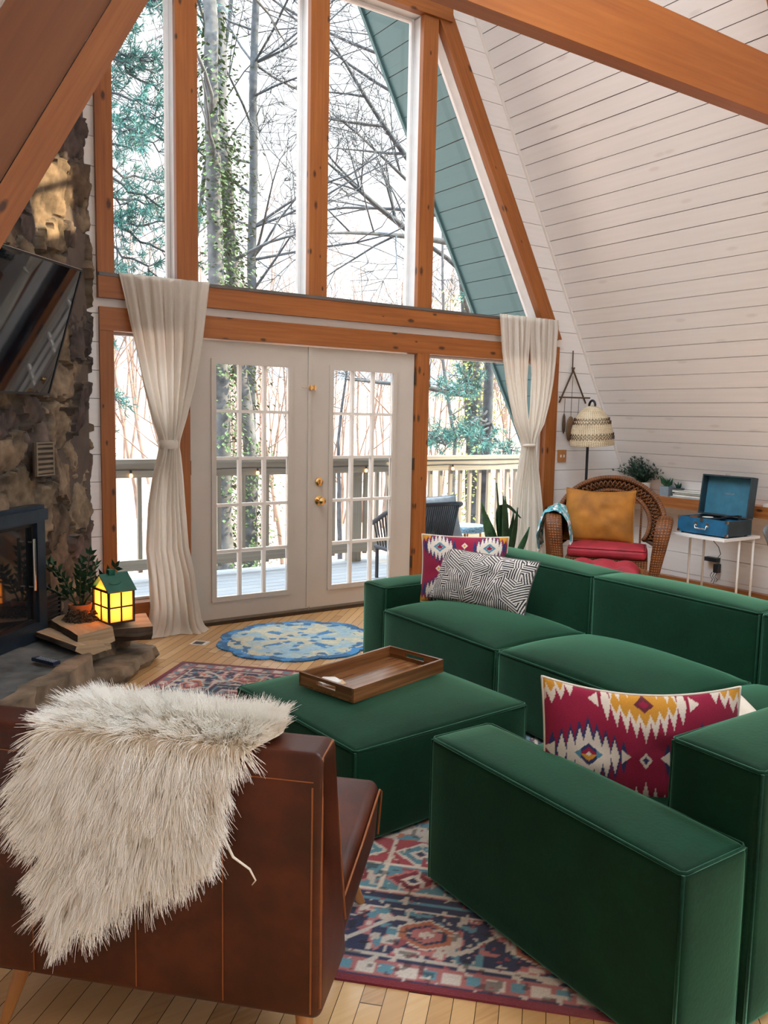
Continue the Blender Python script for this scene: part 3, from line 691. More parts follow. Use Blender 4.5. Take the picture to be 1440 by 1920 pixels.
log('wide flat split log carrying the potted plant on the hearth', uvz(.52, 1.12, .262), uvz(.22, 1.50, .262), .10, 'slab', -.05, 3)
log('thick split log under the glowing house lantern', uvz(.38, 1.30, .238), uvz(.62, 1.62, .235), .12, 'slab', -.06, 7)
log('small wedge of split wood peeping from beneath the plant log', uvz(.33, 1.30, .215), uvz(.22, 1.55, .215), .045, 'wedge', .3, 11)
# house lantern
ln = thing('house_lantern', 'glowing house shaped lantern with green roof and dark mullions', 'lantern', tuple(uvz(.405, 1.455, .30)))
Nn, Rr, Lt = uvz(.338, 1.515, .302), uvz(.468, 1.603, .302), uvz(.466, 1.356, .302)
ex_ = (Rr-Nn); wx = ex_.length*.98; ex_.normalize(); ey = Vector((-ex_.y, ex_.x, 0)); wy = .19
if ey.dot(Lt-Nn) < 0: ey = -ey
HB, HR = .195, .085
def lp(a, b, z): return Nn+ex_*a+ey*b+Z*z
fr = B(); t_ = .0075
def bar(bm, p, q, t=t_, w=None): bm.obox((p+q)/2, (q-p).normalized(), (q-p).normalized().orthogonal().normalized(), (q-p).normalized().cross((q-p).normalized().orthogonal()).normalized(), (q-p).length/2, t/2, t/2)
for a, b in ((0, 0), (wx, 0), (wx, wy), (0, wy)): fr.obox(lp(a, b, HB/2), ex_, ey, Z, .006, .006, HB/2)
for z in (.006, HB-.004):
    for b in (0, wy): fr.obox(lp(wx/2, b, z), ex_, ey, Z, wx/2-.006, .005, .006)
    for a in (0, wx): fr.obox(lp(a, wy/2, z), ex_, ey, Z, .005, wy/2-.006, .006)
fr.obox(lp(wx/2, wy/2, .004), ex_, ey, Z, wx/2-.006, wy/2-.006, .003)
fr.obj('frame', 'lantern_frame', ln)
for b in (0, wy):
    m = B(); m.obox(lp(wx/2, b, HB/2), ex_, ey, Z, .0042, .004, HB/2-.012); m.obox(lp(wx/4+.001, b, HB*.5), ex_, ey, Z, wx/4-.0065, .004, .0042); m.obox(lp(wx*.75-.001, b, HB*.5), ex_, ey, Z, wx/4-.0065, .004, .0042); m.obj('mullion', 'lantern_frame', ln)
for a in (0, wx):
    m = B(); m.obox(lp(a, wy/2, HB/2), ex_, ey, Z, .004, .0042, HB/2-.012); m.obox(lp(a, wy/4, HB*.5), ex_, ey, Z, .004, wy/4-.0065, .0042); m.obox(lp(a, wy*.75, HB*.5), ex_, ey, Z, .004, wy/4-.0065, .0042); m.obj('mullion', 'lantern_frame', ln)
t = NT('lantern_pane'); t.set((.95, .70, .38), .6); tl = t.n('ShaderNodeBsdfTranslucent'); tl.inputs['Color'].default_value = (1, .78, .45, 1); ms = t.n('ShaderNodeMixShader'); ms.inputs[0].default_value = .85
t.t.links.new(t.p.outputs[0], ms.inputs[1]); t.t.links.new(tl.outputs[0], ms.inputs[2]); t.t.links.new(ms.outputs[0], t.out.inputs[0]); M['lantern_pane'] = t.m
for b in (.003, wy-.003): B().obox(lp(wx/2, b, HB/2), ex_, ey, Z, wx/2-.007, .0012, HB/2-.011).obj('pane', 'lantern_pane', ln)
for a in (.003, wx-.003): B().prism([lp(a, .007, .012), lp(a, wy-.007, .012), lp(a, wy-.007, HB-.01), lp(a, wy/2, HB+HR-.022), lp(a, .007, HB-.01)], ex_*.0024*(1 if a < .1 else -1)).obj('pane', 'lantern_pane', ln)
rf = B()
for s_ in (0, 1):
    b0_, b1_ = (-.016, wy/2) if s_ == 0 else (wy+.016, wy/2)
    q = [lp(-.012, b0_, HB-.006), lp(wx+.012, b0_, HB-.006), lp(wx+.012, b1_, HB+HR), lp(-.012, b1_, HB+HR)]
    nn = (q[1]-q[0]).cross(q[3]-q[0]).normalized(); nn = nn if nn.z > 0 else -nn
    rf.prism(q, nn*.006)
rf.obj('roof', 'green_roof', ln)
B().obox(lp(wx*.40, wy*.5, HB+HR+.012), ex_, ey, Z, .019, .019, .016).obj('chimney', 'green_roof', ln)
B().tube([lp(wx*.34+.035*math.cos(a), wy*.2-.016, HB+.048+.012*math.sin(a)) for a in np.linspace(PI, 2*PI, 9)], .0022, 6).obj('handle', 'green_roof', ln)
B().lathe([(.026, 0), (.026, .07), (.0, .072)], tuple(lp(wx/2, wy/2, .008)), 16).obj('candle', 'lantern_glow', ln, smooth=40)
pl_ = bpy.data.lights.new('candle_light', 'POINT'); pl_.energy = 2.1; pl_.color = (1, .44, .11); pl_.shadow_soft_size = .02
plo = bpy.data.objects.new('candle_light', pl_); col.objects.link(plo); plo.parent = ln; plo.location = world_of(ln).inverted() @ lp(wx/2, wy/2, .115)
# potted ZZ plant and bark heap
random.seed(21)
zz_ = thing('potted_zz_plant', 'dark glossy leaved potted plant standing on firewood by the lantern', 'potted plant', tuple(uvz(.475, 1.25, .285)))
c0 = uvz(.475, 1.25, .29)
B().lathe([(.042, 0), (.062, .05), (.068, .085), (.070, .095), (.062, .095), (.058, .082), (.0, .080)], tuple(c0), 20).obj('pot', 'terracotta', zz_, smooth=40)
B().lathe([(.0575, .0), (.03, .006), (0, .008)], tuple(c0+Z*.081), 16).obj('soil', 'soil', zz_)
for i, (az, lean, L) in enumerate(((.2, .12, .30), (2.4, .55, .26), (3.2, .35, .27), (5.6, .6, .27), (1.2, .22, .24), (4.5, .3, .20), (.9, .7, .24), (2.9, .9, .20))):
    d0 = Vector((math.cos(az)*lean, math.sin(az)*lean, 1)).normalized(); p = c0+Z*.085+Vector((math.cos(az), math.sin(az), 0))*.02
    pts = [p+d0*L*s_+Vector((math.cos(az), math.sin(az), 0))*lean*.10*s_*s_ for s_ in np.linspace(0, 1, 8)]
    B().tube(pts, [.006-.004*s_ for s_ in np.linspace(0, 1, 8)], 6).obj('stem', 'leaf_dark', zz_, smooth=60)
    lf_ = B(); sd_ = d0.cross(Vector((.3, .2, .1))).normalized()
    for k in range(2, 8):
        for sg in (1, -1): lf_.leaf(pts[k], (sd_*sg*.9+d0*.75+Vector((random.uniform(-.2, .2),)*3)), random.uniform(.055, .075), .026, d0.cross(sd_), bend=.15)
    lf_.leaf(pts[7], d0, .06, .025)
    lf_.obj('leaflets', 'leaf_green' if i % 2 == 0 else 'leaf_dark', zz_, smooth=60)
hp = B()
for i in range(420):
    a = random.uniform(0, 2*PI); r = .125*math.sqrt(random.random()); hgt_ = max(.0, (1-(r/.135)**2))*.075
    if r < .07: r = .078+random.uniform(0, .03); hgt_ = .065
    p = c0+Vector((math.cos(a)*r, math.sin(a)*r, 0))-V*-.045+Z*(random.uniform(0, 1)*hgt_+.004)
    d = Vector((random.gauss(0, 1), random.gauss(0, 1), random.gauss(0, .35))).normalized(); L = random.uniform(.02, .05); s_ = d.cross(Z)
    hp.tube([p-d*L/2, p+Z*.008+s_*.006, p+d*L/2], [.003, .006, .0025], 5)
tag(hp.obj('bark_chips', 'bark', smooth=60), 'heap of dark curled bark chips round the plant pot', 'bark chips', kind='stuff')
# remote
rm = thing('remote_control', 'small dark blue remote control lying on the hearth slab', 'remote control', tuple(uvz(-.14, 1.42, .213)))
rc0, rcd = uvz(-.14, 1.42, .222), (uvz(-.17, 1.57, 0)-uvz(-.115, 1.40, 0)).normalized()
B().obox(rc0, rcd, rcd.cross(Z), Z, .085, .022, .0085).obj('body', 'remote', rm)
bt = B()
for i in range(7):
    for j in (-1, 0, 1): bt.obox(rc0+rcd*(.066-i*.02)+rcd.cross(Z)*j*.012+Z*.0095, rcd, rcd.cross(Z), Z, .0055, .004, .0009)
bt.obj('buttons', 'fabric_grey', rm)

# ------------------------------------------------------------------ curtains
def curtain_panel(prof, folds, seed, y0=-.065, amp=.022, side=(0, 1)):
    """prof: rows (z, x left, x right, depth factor)"""
    n = folds*14; rows = []
    zs2 = [p[0] for p in prof][::-1]; m = 90
    for j in range(m+1):
        z = lerp(prof[0][0], prof[-1][0], j/m)
        xl = interp(z, zs2, [p[1] for p in prof][::-1]); xr = interp(z, zs2, [p[2] for p in prof][::-1]); df = interp(z, zs2, [p[3] for p in prof][::-1])
        row = []
        for i in range(n+1):
            s = i/n; ph = nz3(seed, z*.6, 0, 1)*1.4+nz3(seed, s*3, 2, 1)*1.8
            a = amp*df*(.75+.5*nz3(s*4, seed, z*.7, 1))
            y = y0-.5*amp*df+a*math.sin(2*PI*folds*s+ph)+.35*a*math.sin(2*PI*folds*2.3*s+seed+z)
            x = lerp(xl, xr, s)+.008*df*math.cos(2*PI*folds*s*1.0+ph)
            row.append((x, min(y, -.058), z))
        rows.append(row)
    return B().grid(rows)
cl = thing('linen_curtain', 'long white linen curtain knotted at mid height, left of the doors', 'curtain', (1.93, -.07, 0))
curtain_panel([(2.425, 1.615, 2.235, .5), (2.30, 1.64, 2.215, .9), (2.0, 1.70, 2.17, 1.2), (1.7, 1.765, 2.105, 1.6), (1.5, 1.82, 2.045, 2.0), (1.36, 1.868, 1.995, 2.2), (1.305, 1.875, 1.985, 2.2), (1.25, 1.862, 1.995, 2.2), (1.1, 1.82, 2.015, 1.9), (.9, 1.785, 2.03, 1.8), (.6, 1.77, 2.055, 1.9), (.4, 1.79, 2.10, 2.1), (.2, 1.80, 2.12, 2.4), (.08, 1.775, 2.135, 2.8), (.02, 1.74, 2.16, 3.2), (.006, 1.70, 2.17, 4.5)], 7, 3).obj('panel', 'linen', cl, smooth=180)
B().lathe([(.060, -.030), (.068, -.012), (.067, .012), (.060, .030)], (1.93, -.098, 1.318), 28, sy=.72).obj('tie', 'tie_white', cl, smooth=60)
cr = thing('linen_curtain', 'long white linen curtain split in two strips and tied, right of the doors', 'curtain', (5.25, -.07, 0))
zc = [2.44, 2.3, 2.12, 1.9, 1.7, 1.5, 1.36, 1.30, 1.24, 1.1, .9, .7, .5, .3, .02]
l0 = [4.875, 4.89, 4.915, 4.97, 5.03, 5.10, 5.185, 5.20, 5.195, 5.17, 5.13, 5.11, 5.10, 5.10, 5.09]; l1 = [5.24, 5.235, 5.225, 5.215, 5.225, 5.25, 5.268, 5.268, 5.268, 5.275, 5.285, 5.29, 5.295, 5.295, 5.295]
r0 = [5.241, 5.24, 5.262, 5.285, 5.285, 5.275, 5.270, 5.270, 5.270, 5.277, 5.287, 5.293, 5.298, 5.30, 5.30]; r1 = [5.60, 5.595, 5.58, 5.55, 5.51, 5.44, 5.345, 5.335, 5.345, 5.385, 5.43, 5.47, 5.50, 5.52, 5.55]
df = [.5, .8, 1, 1.2, 1.4, 1.7, 1.9, 1.9, 1.9, 1.8, 1.7, 1.7, 1.8, 1.9, 2.2]
curtain_panel(list(zip(zc, l0, l1, df)), 5, 11, amp=.018).obj('panel', 'linen', cr, smooth=180)
curtain_panel(list(zip(zc, r0, r1, df)), 5, 17, amp=.018).obj('panel', 'linen', cr, smooth=180)
B().lathe([(.062, -.014), (.074, -.006), (.073, .006), (.062, .014)], (5.268, -.092, 1.305), 26, sy=.62).obj('tie', 'tie_white', cr, smooth=60)
cd = thing('paper_card', 'small white card with grey print lying on the floor by the curtain', 'card', (2.02, -.42, 0))
B().obox((2.02, -.42, .0016), V, U, Z, .055, .05, .0014).obj('card', 'paper', cd); B().obox((2.013, -.42, .0033), V, U, Z, .034, .032, .0003).obj('print', 'ink', cd)

# ------------------------------------------------------------------ rugs
def tint_grid(name, mat, origin, ax, ay, w, h, res, fn, zf=None, th=.008, mask=None, parent=None):
    nx, ny = int(w/res), int(h/res); xs = np.linspace(0, w, nx+1); ys = np.linspace(0, h, ny+1); X, Y = np.meshgrid(xs, ys, indexing='ij')
    C = fn(X, Y); bm = B(); o = Vector(origin); ax, ay = np.array(ax), np.array(ay)
    P = np.array(o)[None, None, :]+X[..., None]*ax+Y[..., None]*ay
    P[..., 2] += th if zf is None else zf(X, Y)
    vid = np.arange((nx+1)*(ny+1)).reshape(nx+1, ny+1)
    q = np.stack([vid[:-1, :-1], vid[1:, :-1], vid[1:, 1:], vid[:-1, 1:]], -1)
    if mask is not None:
        k = mask((X[:-1, :-1]+X[1:, 1:])/2, (Y[:-1, :-1]+Y[1:, 1:])/2); q = q[k]
    q = q.reshape(-1, 4); V_ = P.reshape(-1, 3); C = C.reshape(-1, 3)
    used = np.unique(q); mp = np.full(len(V_), -1); mp[used] = np.arange(len(used)); q = mp[q]; V_ = V_[used]; C = C[used]
    # flip if facing down
    a, b, c = V_[q[0][0]], V_[q[0][1]], V_[q[0][2]]
    if np.cross(b-a, c-a)[2] < 0: q = q[:, ::-1]
    # rim going down to the floor
    edges = {}
    for f in q:
        for i in range(4):
            e = (int(f[i]), int(f[(i+1) % 4]))
            if (e[1], e[0]) in edges: del edges[(e[1], e[0])]
            else: edges[e] = 1
    V_ = V_.tolist(); C = C.tolist(); F = [tuple(int(i) for i in f) for f in q]; low = {}
    for (i, j) in edges:
        for k in (i, j):
            if k not in low: low[k] = len(V_); V_.append([V_[k][0], V_[k][1], o.z+.0005]); C.append(C[k])
        F.append((j, i, low[i], low[j]))
    bm.v = V_; bm.f = F; bm.uv = [[(0, 0)]*4]*len(F); bm.mi = [0]*len(F); bm.c = np.array(C)
    return bm.obj(name, mat, parent)
def vnoise(X, Y, s, seed):
    r = np.random.default_rng(seed).random((64, 64)); x = X*s; y = Y*s; i = np.floor(x).astype(int); j = np.floor(y).astype(int); fx = x-i; fy = y-j; fx = fx*fx*(3-2*fx); fy = fy*fy*(3-2*fy)
    g = lambda a, b: r[a % 64, b % 64]
    return (g(i, j)*(1-fx)+g(i+1, j)*fx)*(1-fy)+(g(i, j+1)*(1-fx)+g(i+1, j+1)*fx)*fy
RUGW, RUGL = 2.52, 2.62       # across (v) and along (u)
def rug_fn(X, Y):
    red = np.array((.34, .045, .055)); navy = np.array((.014, .022, .065)); teal = np.array((.09, .24, .30)); cream = np.array((.62, .54, .46)); pink = np.array((.46, .15, .14)); maroon = np.array((.17, .010, .018)); rust = np.array((.42, .13, .06)); olive = np.array((.30, .24, .15))
    d = np.minimum(np.minimum(X, RUGW-X), np.minimum(Y, RUGL-Y)); along = np.where((np.minimum(X, RUGW-X) < np.minimum(Y, RUGL-Y)), Y, X)
    C = np.zeros(X.shape+(3,)); C[:] = rust
    def put(m, c): C[m] = c
    # field : stacked geometric panels
    xm = np.abs(X-RUGW/2); yc = Y-RUGL/2
    put(d > .44, rust); n1 = vnoise(X, Y, 9, 3); n2 = vnoise(X, Y, 17, 5)
    put((d > .44) & (n1 > .56), olive); put((d > .44) & (n2 > .66), red); put((d > .44) & (vnoise(X, Y, 14, 8) > .70), cream*.85); put((d > .44) & (vnoise(X, Y, 20, 9) > .74), teal)
    dm = np.abs(xm)/.55+np.abs(yc)/.62
    for lo, hi, c in ((.0, .12, cream), (.12, .28, navy), (.28, .45, red), (.45, .52, cream), (.52, .78, teal), (.78, .84, navy), (.84, 1.0, pink), (1.0, 1.04, cream)):
        put((d > .44) & (dm+.035*np.sign(np.sin(X*40))*np.sign(np.sin(Y*40)) > lo) & (dm+.035*np.sign(np.sin(X*40))*np.sign(np.sin(Y*40)) < hi), c)
    # panelled ends
    for a0, a1, base in ((.44, .60, teal), (.60, .78, red)):
        for end in (Y, RUGL-Y):
            m = (end > a0) & (end < a1) & (d > .42); put(m, base)
            t = (along_x := (X % .21))/.21; u = (end-a0)/(a1-a0)
            dd = np.abs(t-.5)*2+np.abs(u-.5)*2
            put(m & (dd < .92), np.array(cream if base is red else pink)); put(m & (dd < .74), teal if base is red else maroon); put(m & (dd < .40), cream); put(m & (dd < .2), navy)
            put(m & (np.abs(t) < .07), cream); put(m & (np.abs(u-.02) < .05), cream)
    # borders
    put(d < .44, pink); put((d < .43) & (d > .40), navy); put((d < .40) & (d > .385), teal); put((d < .385) & (d > .36), navy); put((d < .36) & (d > .352), cream)
    m = (d < .352) & (d > .13); put(m, navy)
    t = (along % .34)/.34; u = (d-.13)/.222
    hexa = np.maximum(np.abs(t-.5)*2.0, np.abs(t-.5)*1.2+np.abs(u-.5)*1.5)
    vine = np.abs(u-.5-.30*np.sin(2*PI*along/.34)) < .05
    fl = vnoise(X, Y, 26, 11); put(m & (fl > .60), pink); put(m & (fl > .72), cream*.9); put(m & (vnoise(X, Y, 30, 14) > .72), teal)
    put(m & vine, cream*.85); put(m & (hexa < .52), cream); put(m & (hexa < .47), rust); put(m & (hexa < .34), navy); put(m & (hexa < .27), pink); put(m & (hexa < .12), cream)
    put((d < .13) & (d > .118), cream*.8); put((d < .118) & (d > .105), navy)
    m = (d < .105) & (d > .03); put(m, pink*.8); put(m & ((np.sin(along*52) > .2) & (np.abs(d-.067) < .022)), cream*.9); put(m & ((np.sin(along*52) < -.5) & (np.abs(d-.067) < .016)), teal)
    put((d < .035) & (d > .025), navy); put(d < .025, maroon)
    fade = .78+.44*vnoise(X, Y, 5, 21)[..., None]
    wash = np.array((.46, .40, .44)); w = .02+.10*vnoise(X, Y, 3, 23)[..., None]
    sp = vnoise(X, Y, 42, 41); sp2 = vnoise(X, Y, 55, 43); q = (d > .03)
    C[q & (sp > .80)] = C[q & (sp > .80)]*.35; C[q & (sp2 > .82)] = cream*.8; C[q & (sp2 < .10)] = np.array((.30, .06, .07))
    return (C*(1-w)+wash*w)*fade
ru0 = uvz(.70-RUGL, 1.80, 0)
rg = tint_grid('area_rug', 'pile', ru0, V, U, RUGW, RUGL, .0075, rug_fn, th=.007)
tag(rg, 'large faded red and navy patterned rug under the green sofa', 'rug')
# scalloped mat by the doors
def mat_mask(X, Y):
    x = (X-.57)/.56; y = (Y-.52)/.515; a = np.arctan2(y, x); r = np.sqrt(x*x+y*y); return r < .90+.10*np.abs(np.cos(a*5+.3))**.55
def mat_fn(X, Y):
    x = (X-.57)/.56; y = (Y-.52)/.515; a = np.arctan2(y, x); r = np.sqrt(x*x+y*y)
    blue = np.array((.035, .16, .34)); pale = np.array((.40, .52, .52)); cream = np.array((.58, .56, .42)); sky = np.array((.32, .50, .60)); C = np.zeros(X.shape+(3,)); C[:] = pale
    n = vnoise(X, Y, 12, 2); C[n > .52] = cream; C[n < .28] = sky
    R = .90+.10*np.abs(np.cos(a*5+.3))**.55
    fl = vnoise(X, Y, 22, 6)
    m = (r > R*.72) & (r < R*.86); C[m & (fl > .66)] = blue; C[m & (fl > .56) & (np.abs(np.cos(a*5)) > .8)] = blue
    m = (np.abs(r-.42) < .14); C[m & (np.abs(np.sin(a*4)) > .86) & (fl > .4)] = blue*1.3
    m = (np.abs(r-.2) < .05); C[m & (np.cos(a*7) > .2)] = blue*1.2
    C[r > R*.875] = blue*.9; m = (r > R*.875) & (fl > .55); C[m] = blue*1.8
    return C*(.85+.3*vnoise(X, Y, 60, 9)[..., None])
mo = Vector((2.63, -.68, 0)); mang = math.radians(-8); mx_ = Vector((math.cos(mang), math.sin(mang), 0)); my_ = Vector((-math.sin(mang), math.cos(mang), 0))
mt = tint_grid('door_mat', 'pile', mo-mx_*.57-my_*.52, mx_, my_, 1.14, 1.04, .009, mat_fn, th=.009, mask=mat_mask)
tag(mt, 'oval scalloped blue and cream floral mat in front of the white doors', 'mat')

# ------------------------------------------------------------------ upholstery helpers
def soft_block(x0, x1, y0, y1, z0, z1, r=.03, crown=.0, bulge=.012, n=12, sag=None):
    """box with rounded edges, a crowned top and slightly bulging sides"""
    hx, hy, hz = (x1-x0)/2, (y1-y0)/2, (z1-z0)/2; c = Vector(((x0+x1)/2, (y0+y1)/2, (z0+z1)/2)); H = (hx, hy, hz)
    bm = B()
    def ticks(h):
        a = [-h, -h+r*.25, -h+r*.6, -h+r]; inner = [lerp(-h+r, h-r, i/n) for i in range(1, n)]; return a+inner+[-q for q in reversed(a)]
    def pos(p):
        q = [max(-H[k]+r, min(H[k]-r, p[k])) for k in range(3)]; d = Vector([p[k]-q[k] for k in range(3)])
        if d.length > 1e-9: d = d.normalized()*r
        o = Vector(q)+d
        fx, fy, fz = 1-(p[0]/hx)**2, 1-(p[1]/hy)**2, 1-(p[2]/hz)**2
        if p[2] > hz-1e-6: o.z += crown*(max(fx, 0)**.55)*(max(fy, 0)**.55)
        if abs(p[0]) > hx-1e-6: o.x += math.copysign(bulge*max(fy, 0)**.7*max(fz, 0)**.7, p[0])
        if abs(p[1]) > hy-1e-6: o.y += math.copysign(bulge*max(fx, 0)**.7*max(fz, 0)**.7, p[1])
        return c+o
    tx, ty, tz = ticks(hx), ticks(hy), ticks(hz)
    for sgn in (1, -1):
        g = [[pos((x, y, sgn*hz)) for y in (ty if sgn > 0 else ty[::-1])] for x in tx]; bm.grid(g)
        g = [[pos((sgn*hx, y, z)) for z in (tz if sgn > 0 else tz[::-1])] for y in ty]; bm.grid(g)
        g = [[pos((x, sgn*hy, z)) for x in (tx if sgn > 0 else tx[::-1])] for z in tz]; bm.grid(g)
    return weld(bm)
def weld(bm, eps=1e5):
    d = {}; mp = []
    nv = []
    for v in bm.v:
        k = (round(v[0]*eps), round(v[1]*eps), round(v[2]*eps))
        if k not in d: d[k] = len(nv); nv.append(v)
        mp.append(d[k])
    F, UVs, MI = [], [], []
    for f, u, m in zip(bm.f, bm.uv, bm.mi):
        g = [mp[i] for i in f]
        if len(set(g)) == len(g): F.append(tuple(g)); UVs.append(u); MI.append(m)
    bm.v, bm.f, bm.uv, bm.mi = nv, F, UVs, MI; return bm
def piping(x0, x1, y0, y1, z0, z1, r=.005, inset=.004, edges='tv'):
    bm = B(); i = inset; X0, X1, Y0, Y1, Z1 = x0+i, x1-i, y0+i, y1-i, z1-i
    q = []
    c = .012
    for (a, b) in (((X0+c, Y0), (X1-c, Y0)), ((X1, Y0+c), (X1, Y1-c)), ((X1-c, Y1), (X0+c, Y1)), ((X0, Y1-c), (X0, Y0+c))):
        for t in np.linspace(0, 1, 7): q.append((lerp(a[0], b[0], t), lerp(a[1], b[1], t), Z1))
    if 't' in edges: bm.tube(q, r, 6, closed=True)
    if 'v' in edges:
        for X, Y in ((X0+.002, Y0+.002), (X1-.002, Y0+.002), (X1-.002, Y1-.002), (X0+.002, Y1-.002)): bm.tube([(X, Y, Z1-.004), (X, Y, (z0+Z1)/2), (X, Y, z0+.01)], r, 6)
    return bm
def block_part(name, parent, x0, x1, y0, y1, z0, z1, crown=0, r=.022, bulge=.010):
    o = soft_block(x0, x1, y0, y1, z0, z1, r, crown, bulge).obj(name, 'green_velvet', parent, smooth=180)
    piping(x0, x1, y0, y1, z0, z1).obj('piping', 'green_piping', o, smooth=180); return o
# ------------------------------------------------------------------ green sectional
sofa = thing('sectional_sofa', 'low dark green velvet sectional sofa with blocky arms', 'sofa', (2.8, -3.0, 0))
G_ = .003; SH = .372
block_part('arm', sofa, 2.775, 3.36, -1.515, -1.265, .012, .50, crown=.022)
block_part('arm', sofa, 1.585, 1.84, -4.51, -3.545, .012, .50, crown=.018)
block_part('seat', sofa, 2.755, 3.42, -2.545+G_, -1.518, .012, SH, crown=.076, r=.03)
block_part('seat', sofa, 2.755, 3.42, -3.53, -2.545-G_, .012, SH, crown=.082, r=.03)
block_part('seat', sofa, 2.755, 3.42, -4.255, -3.536, .012, SH, crown=.075, r=.03)
block_part('seat', sofa, 1.845, 2.749, -4.255, -3.545, .012, SH, crown=.05, r=.03)
block_part('back', sofa, 3.43, 3.70, -2.545+G_, -1.27, .012, .69, crown=.03)
block_part('back', sofa, 3.43, 3.70, -3.53, -2.545-G_, .012, .69, crown=.03)
block_part('back', sofa, 3.43, 3.70, -4.53, -3.536, .012, .69, crown=.03)
block_part('back', sofa, 1.845, 2.749, -4.53, -4.26, .012, .69, crown=.024)
block_part('back', sofa, 2.755, 3.424, -4.53, -4.26, .012, .69, crown=.024)
# ottoman
ot = thing('ottoman', 'square green velvet ottoman carrying the wooden tray', 'ottoman', (1.888, -2.79, 0), math.radians(4))
o_ = soft_block(-.44, .44, -.435, .435, .012, .366, .022, .040, .012).obj('body', 'green_velvet', ot, smooth=180, local=True)
piping(-.44, .44, -.435, .435, .012, .366).obj('piping', 'green_piping', o_, smooth=180, local=True)
# tray with coasters
tr_ = thing('serving_tray', 'wooden serving tray with slotted handles on the green ottoman', 'tray', (1.905, -2.735, .406), math.radians(0))
tA, tB, tC, tD = Vector((1.618, -2.61, .407)), Vector((1.648, -2.975, .407)), Vector((2.222, -2.825, .407)), Vector((2.192, -2.46, .407))
tx_ = (tC-tB).normalized(); ty_ = Vector((-tx_.y, tx_.x, 0)); tc_ = (tA+tC)/2+ty_*.018; hw, hd_ = .288, .158
def tb_(bm, a0, a1, b0, b1, z0, z1): return bm.hexa([tc_+tx_*a+ty_*b+Z*z for z in (z0, z1) for b in (b0, b1) for a in (a0, a1)])
tb_(B(), -hw, hw, -hd_, hd_, 0, .010).obj('base', 'tray', tr_)
TH = .058
tb_(B(), -hw, hw, -hd_, -hd_+.012, .0102, TH).obj('side', 'tray', tr_); tb_(B(), -hw, hw, hd_-.012, hd_, .0102, TH).obj('side', 'tray', tr_)
for s_ in (-1, 1):
    e = B(); a0, a1 = (-hw, -hw+.012) if s_ < 0 else (hw-.012, hw); q = hd_-.0122
    tb_(e, a0, a1, -q, q, .0102, .026); tb_(e, a0, a1, -q, q, .044, TH); tb_(e, a0, a1, -q, -.055, .026, .044); tb_(e, a0, a1, .055, q, .026, .044)
    e.obj('handle_end', 'tray', tr_)
def coaster(label, c, r, h, m, rot):
    o = thing('coaster', label, 'coaster', c, rot); B().lathe([(r*.97, 0), (r, .001), (r, h-.001), (r*.97, h), (0, h)], (0, 0, 0), 6).obj('disc', m, o, local=True); return o
k0 = tc_-tx_*.215+ty_*.055
coaster('lower tan wooden hexagonal coaster in the tray', tuple(k0+tx_*.018-ty_*.012+Z*.0102), .052, .009, 'coaster_wood', .3)
coaster('upper white marble hexagonal coaster stacked in the tray', tuple(k0+Z*.0194), .052, .010, 'marble', .5)
# ------------------------------------------------------------------ cushions
MAG, WHT, NVY, MUS, TEA, BRN = (.25, .014, .045), (.62, .55, .48), (.030, .035, .11), (.50, .235, .03), (.07, .22, .30), (.11, .02, .03)
def flame(dx, dy, n, c, h, tip=1.1):
    i = np.round(dx/c); f = np.abs(dx/c-i)*2; H = h*(1-np.abs(i)/(n+.6)); return (np.abs(i) <= n) & (np.abs(dy) < H+(1-f)*c*tip-c*.25)
def kilim(X, Y, w=1.0, ph=0.0):
    """X in -1..1 across, Y in -1..1 up"""
    C = np.zeros(X.shape+(3,)); C[:] = MAG
    for cx in (-1.02, 1.02):
        for cy in (1.02, -1.02):
            dx, dy = X-cx, Y-cy; C[flame(dx, dy, 3, .095, .30, 1.5)] = WHT; C[flame(dx, dy, 2, .095, .16, 1.2)] = MUS
    for cy in (.88, -.86):
        dx, dy = X, Y-cy
        C[flame(dx, dy, 4, .095, .34, 2.8)] = WHT; C[flame(dx, dy, 3, .095, .20, 1.6)] = MUS; C[np.abs(dx)/.10+np.abs(dy)/.13 < 1] = BRN; C[np.abs(dx)/.05+np.abs(dy)/.06 < 1] = MAG
        for s in (-1, 1): C[(np.abs(dy) < .10*(1-(s*dx-.46)/.10)) & (s*dx > .46) & (s*dx < .56)] = WHT
    for cx in (-.58, .58):
        dx, dy = X-cx, Y-.06
        C[flame(dx, dy, 4, .088, .36, 2.6)] = NVY; C[flame(dx, dy, 3, .088, .24, 2.6)] = WHT
        for s in (-1, 1): C[(np.abs(dy) < .11*(1-(s*dx-.33)/.10)) & (s*dx > .33) & (s*dx < .43)] = WHT
        d = np.abs(dx)/.15+np.abs(dy)/.17; C[d < 1] = WHT; C[(d < .95) & (d > .62)] = NVY; C[(d < .62) & (dy > 0)] = MAG; C[(d < .62) & (dy <= 0)] = MUS; C[(np.abs(dx) > .08) & (d < .95)] = TEA; C[d < .2] = WHT
    d = np.abs(X)/.07+np.abs(Y-.02)/.12; C[d < 1] = WHT; C[d < .5] = NVY
    return C
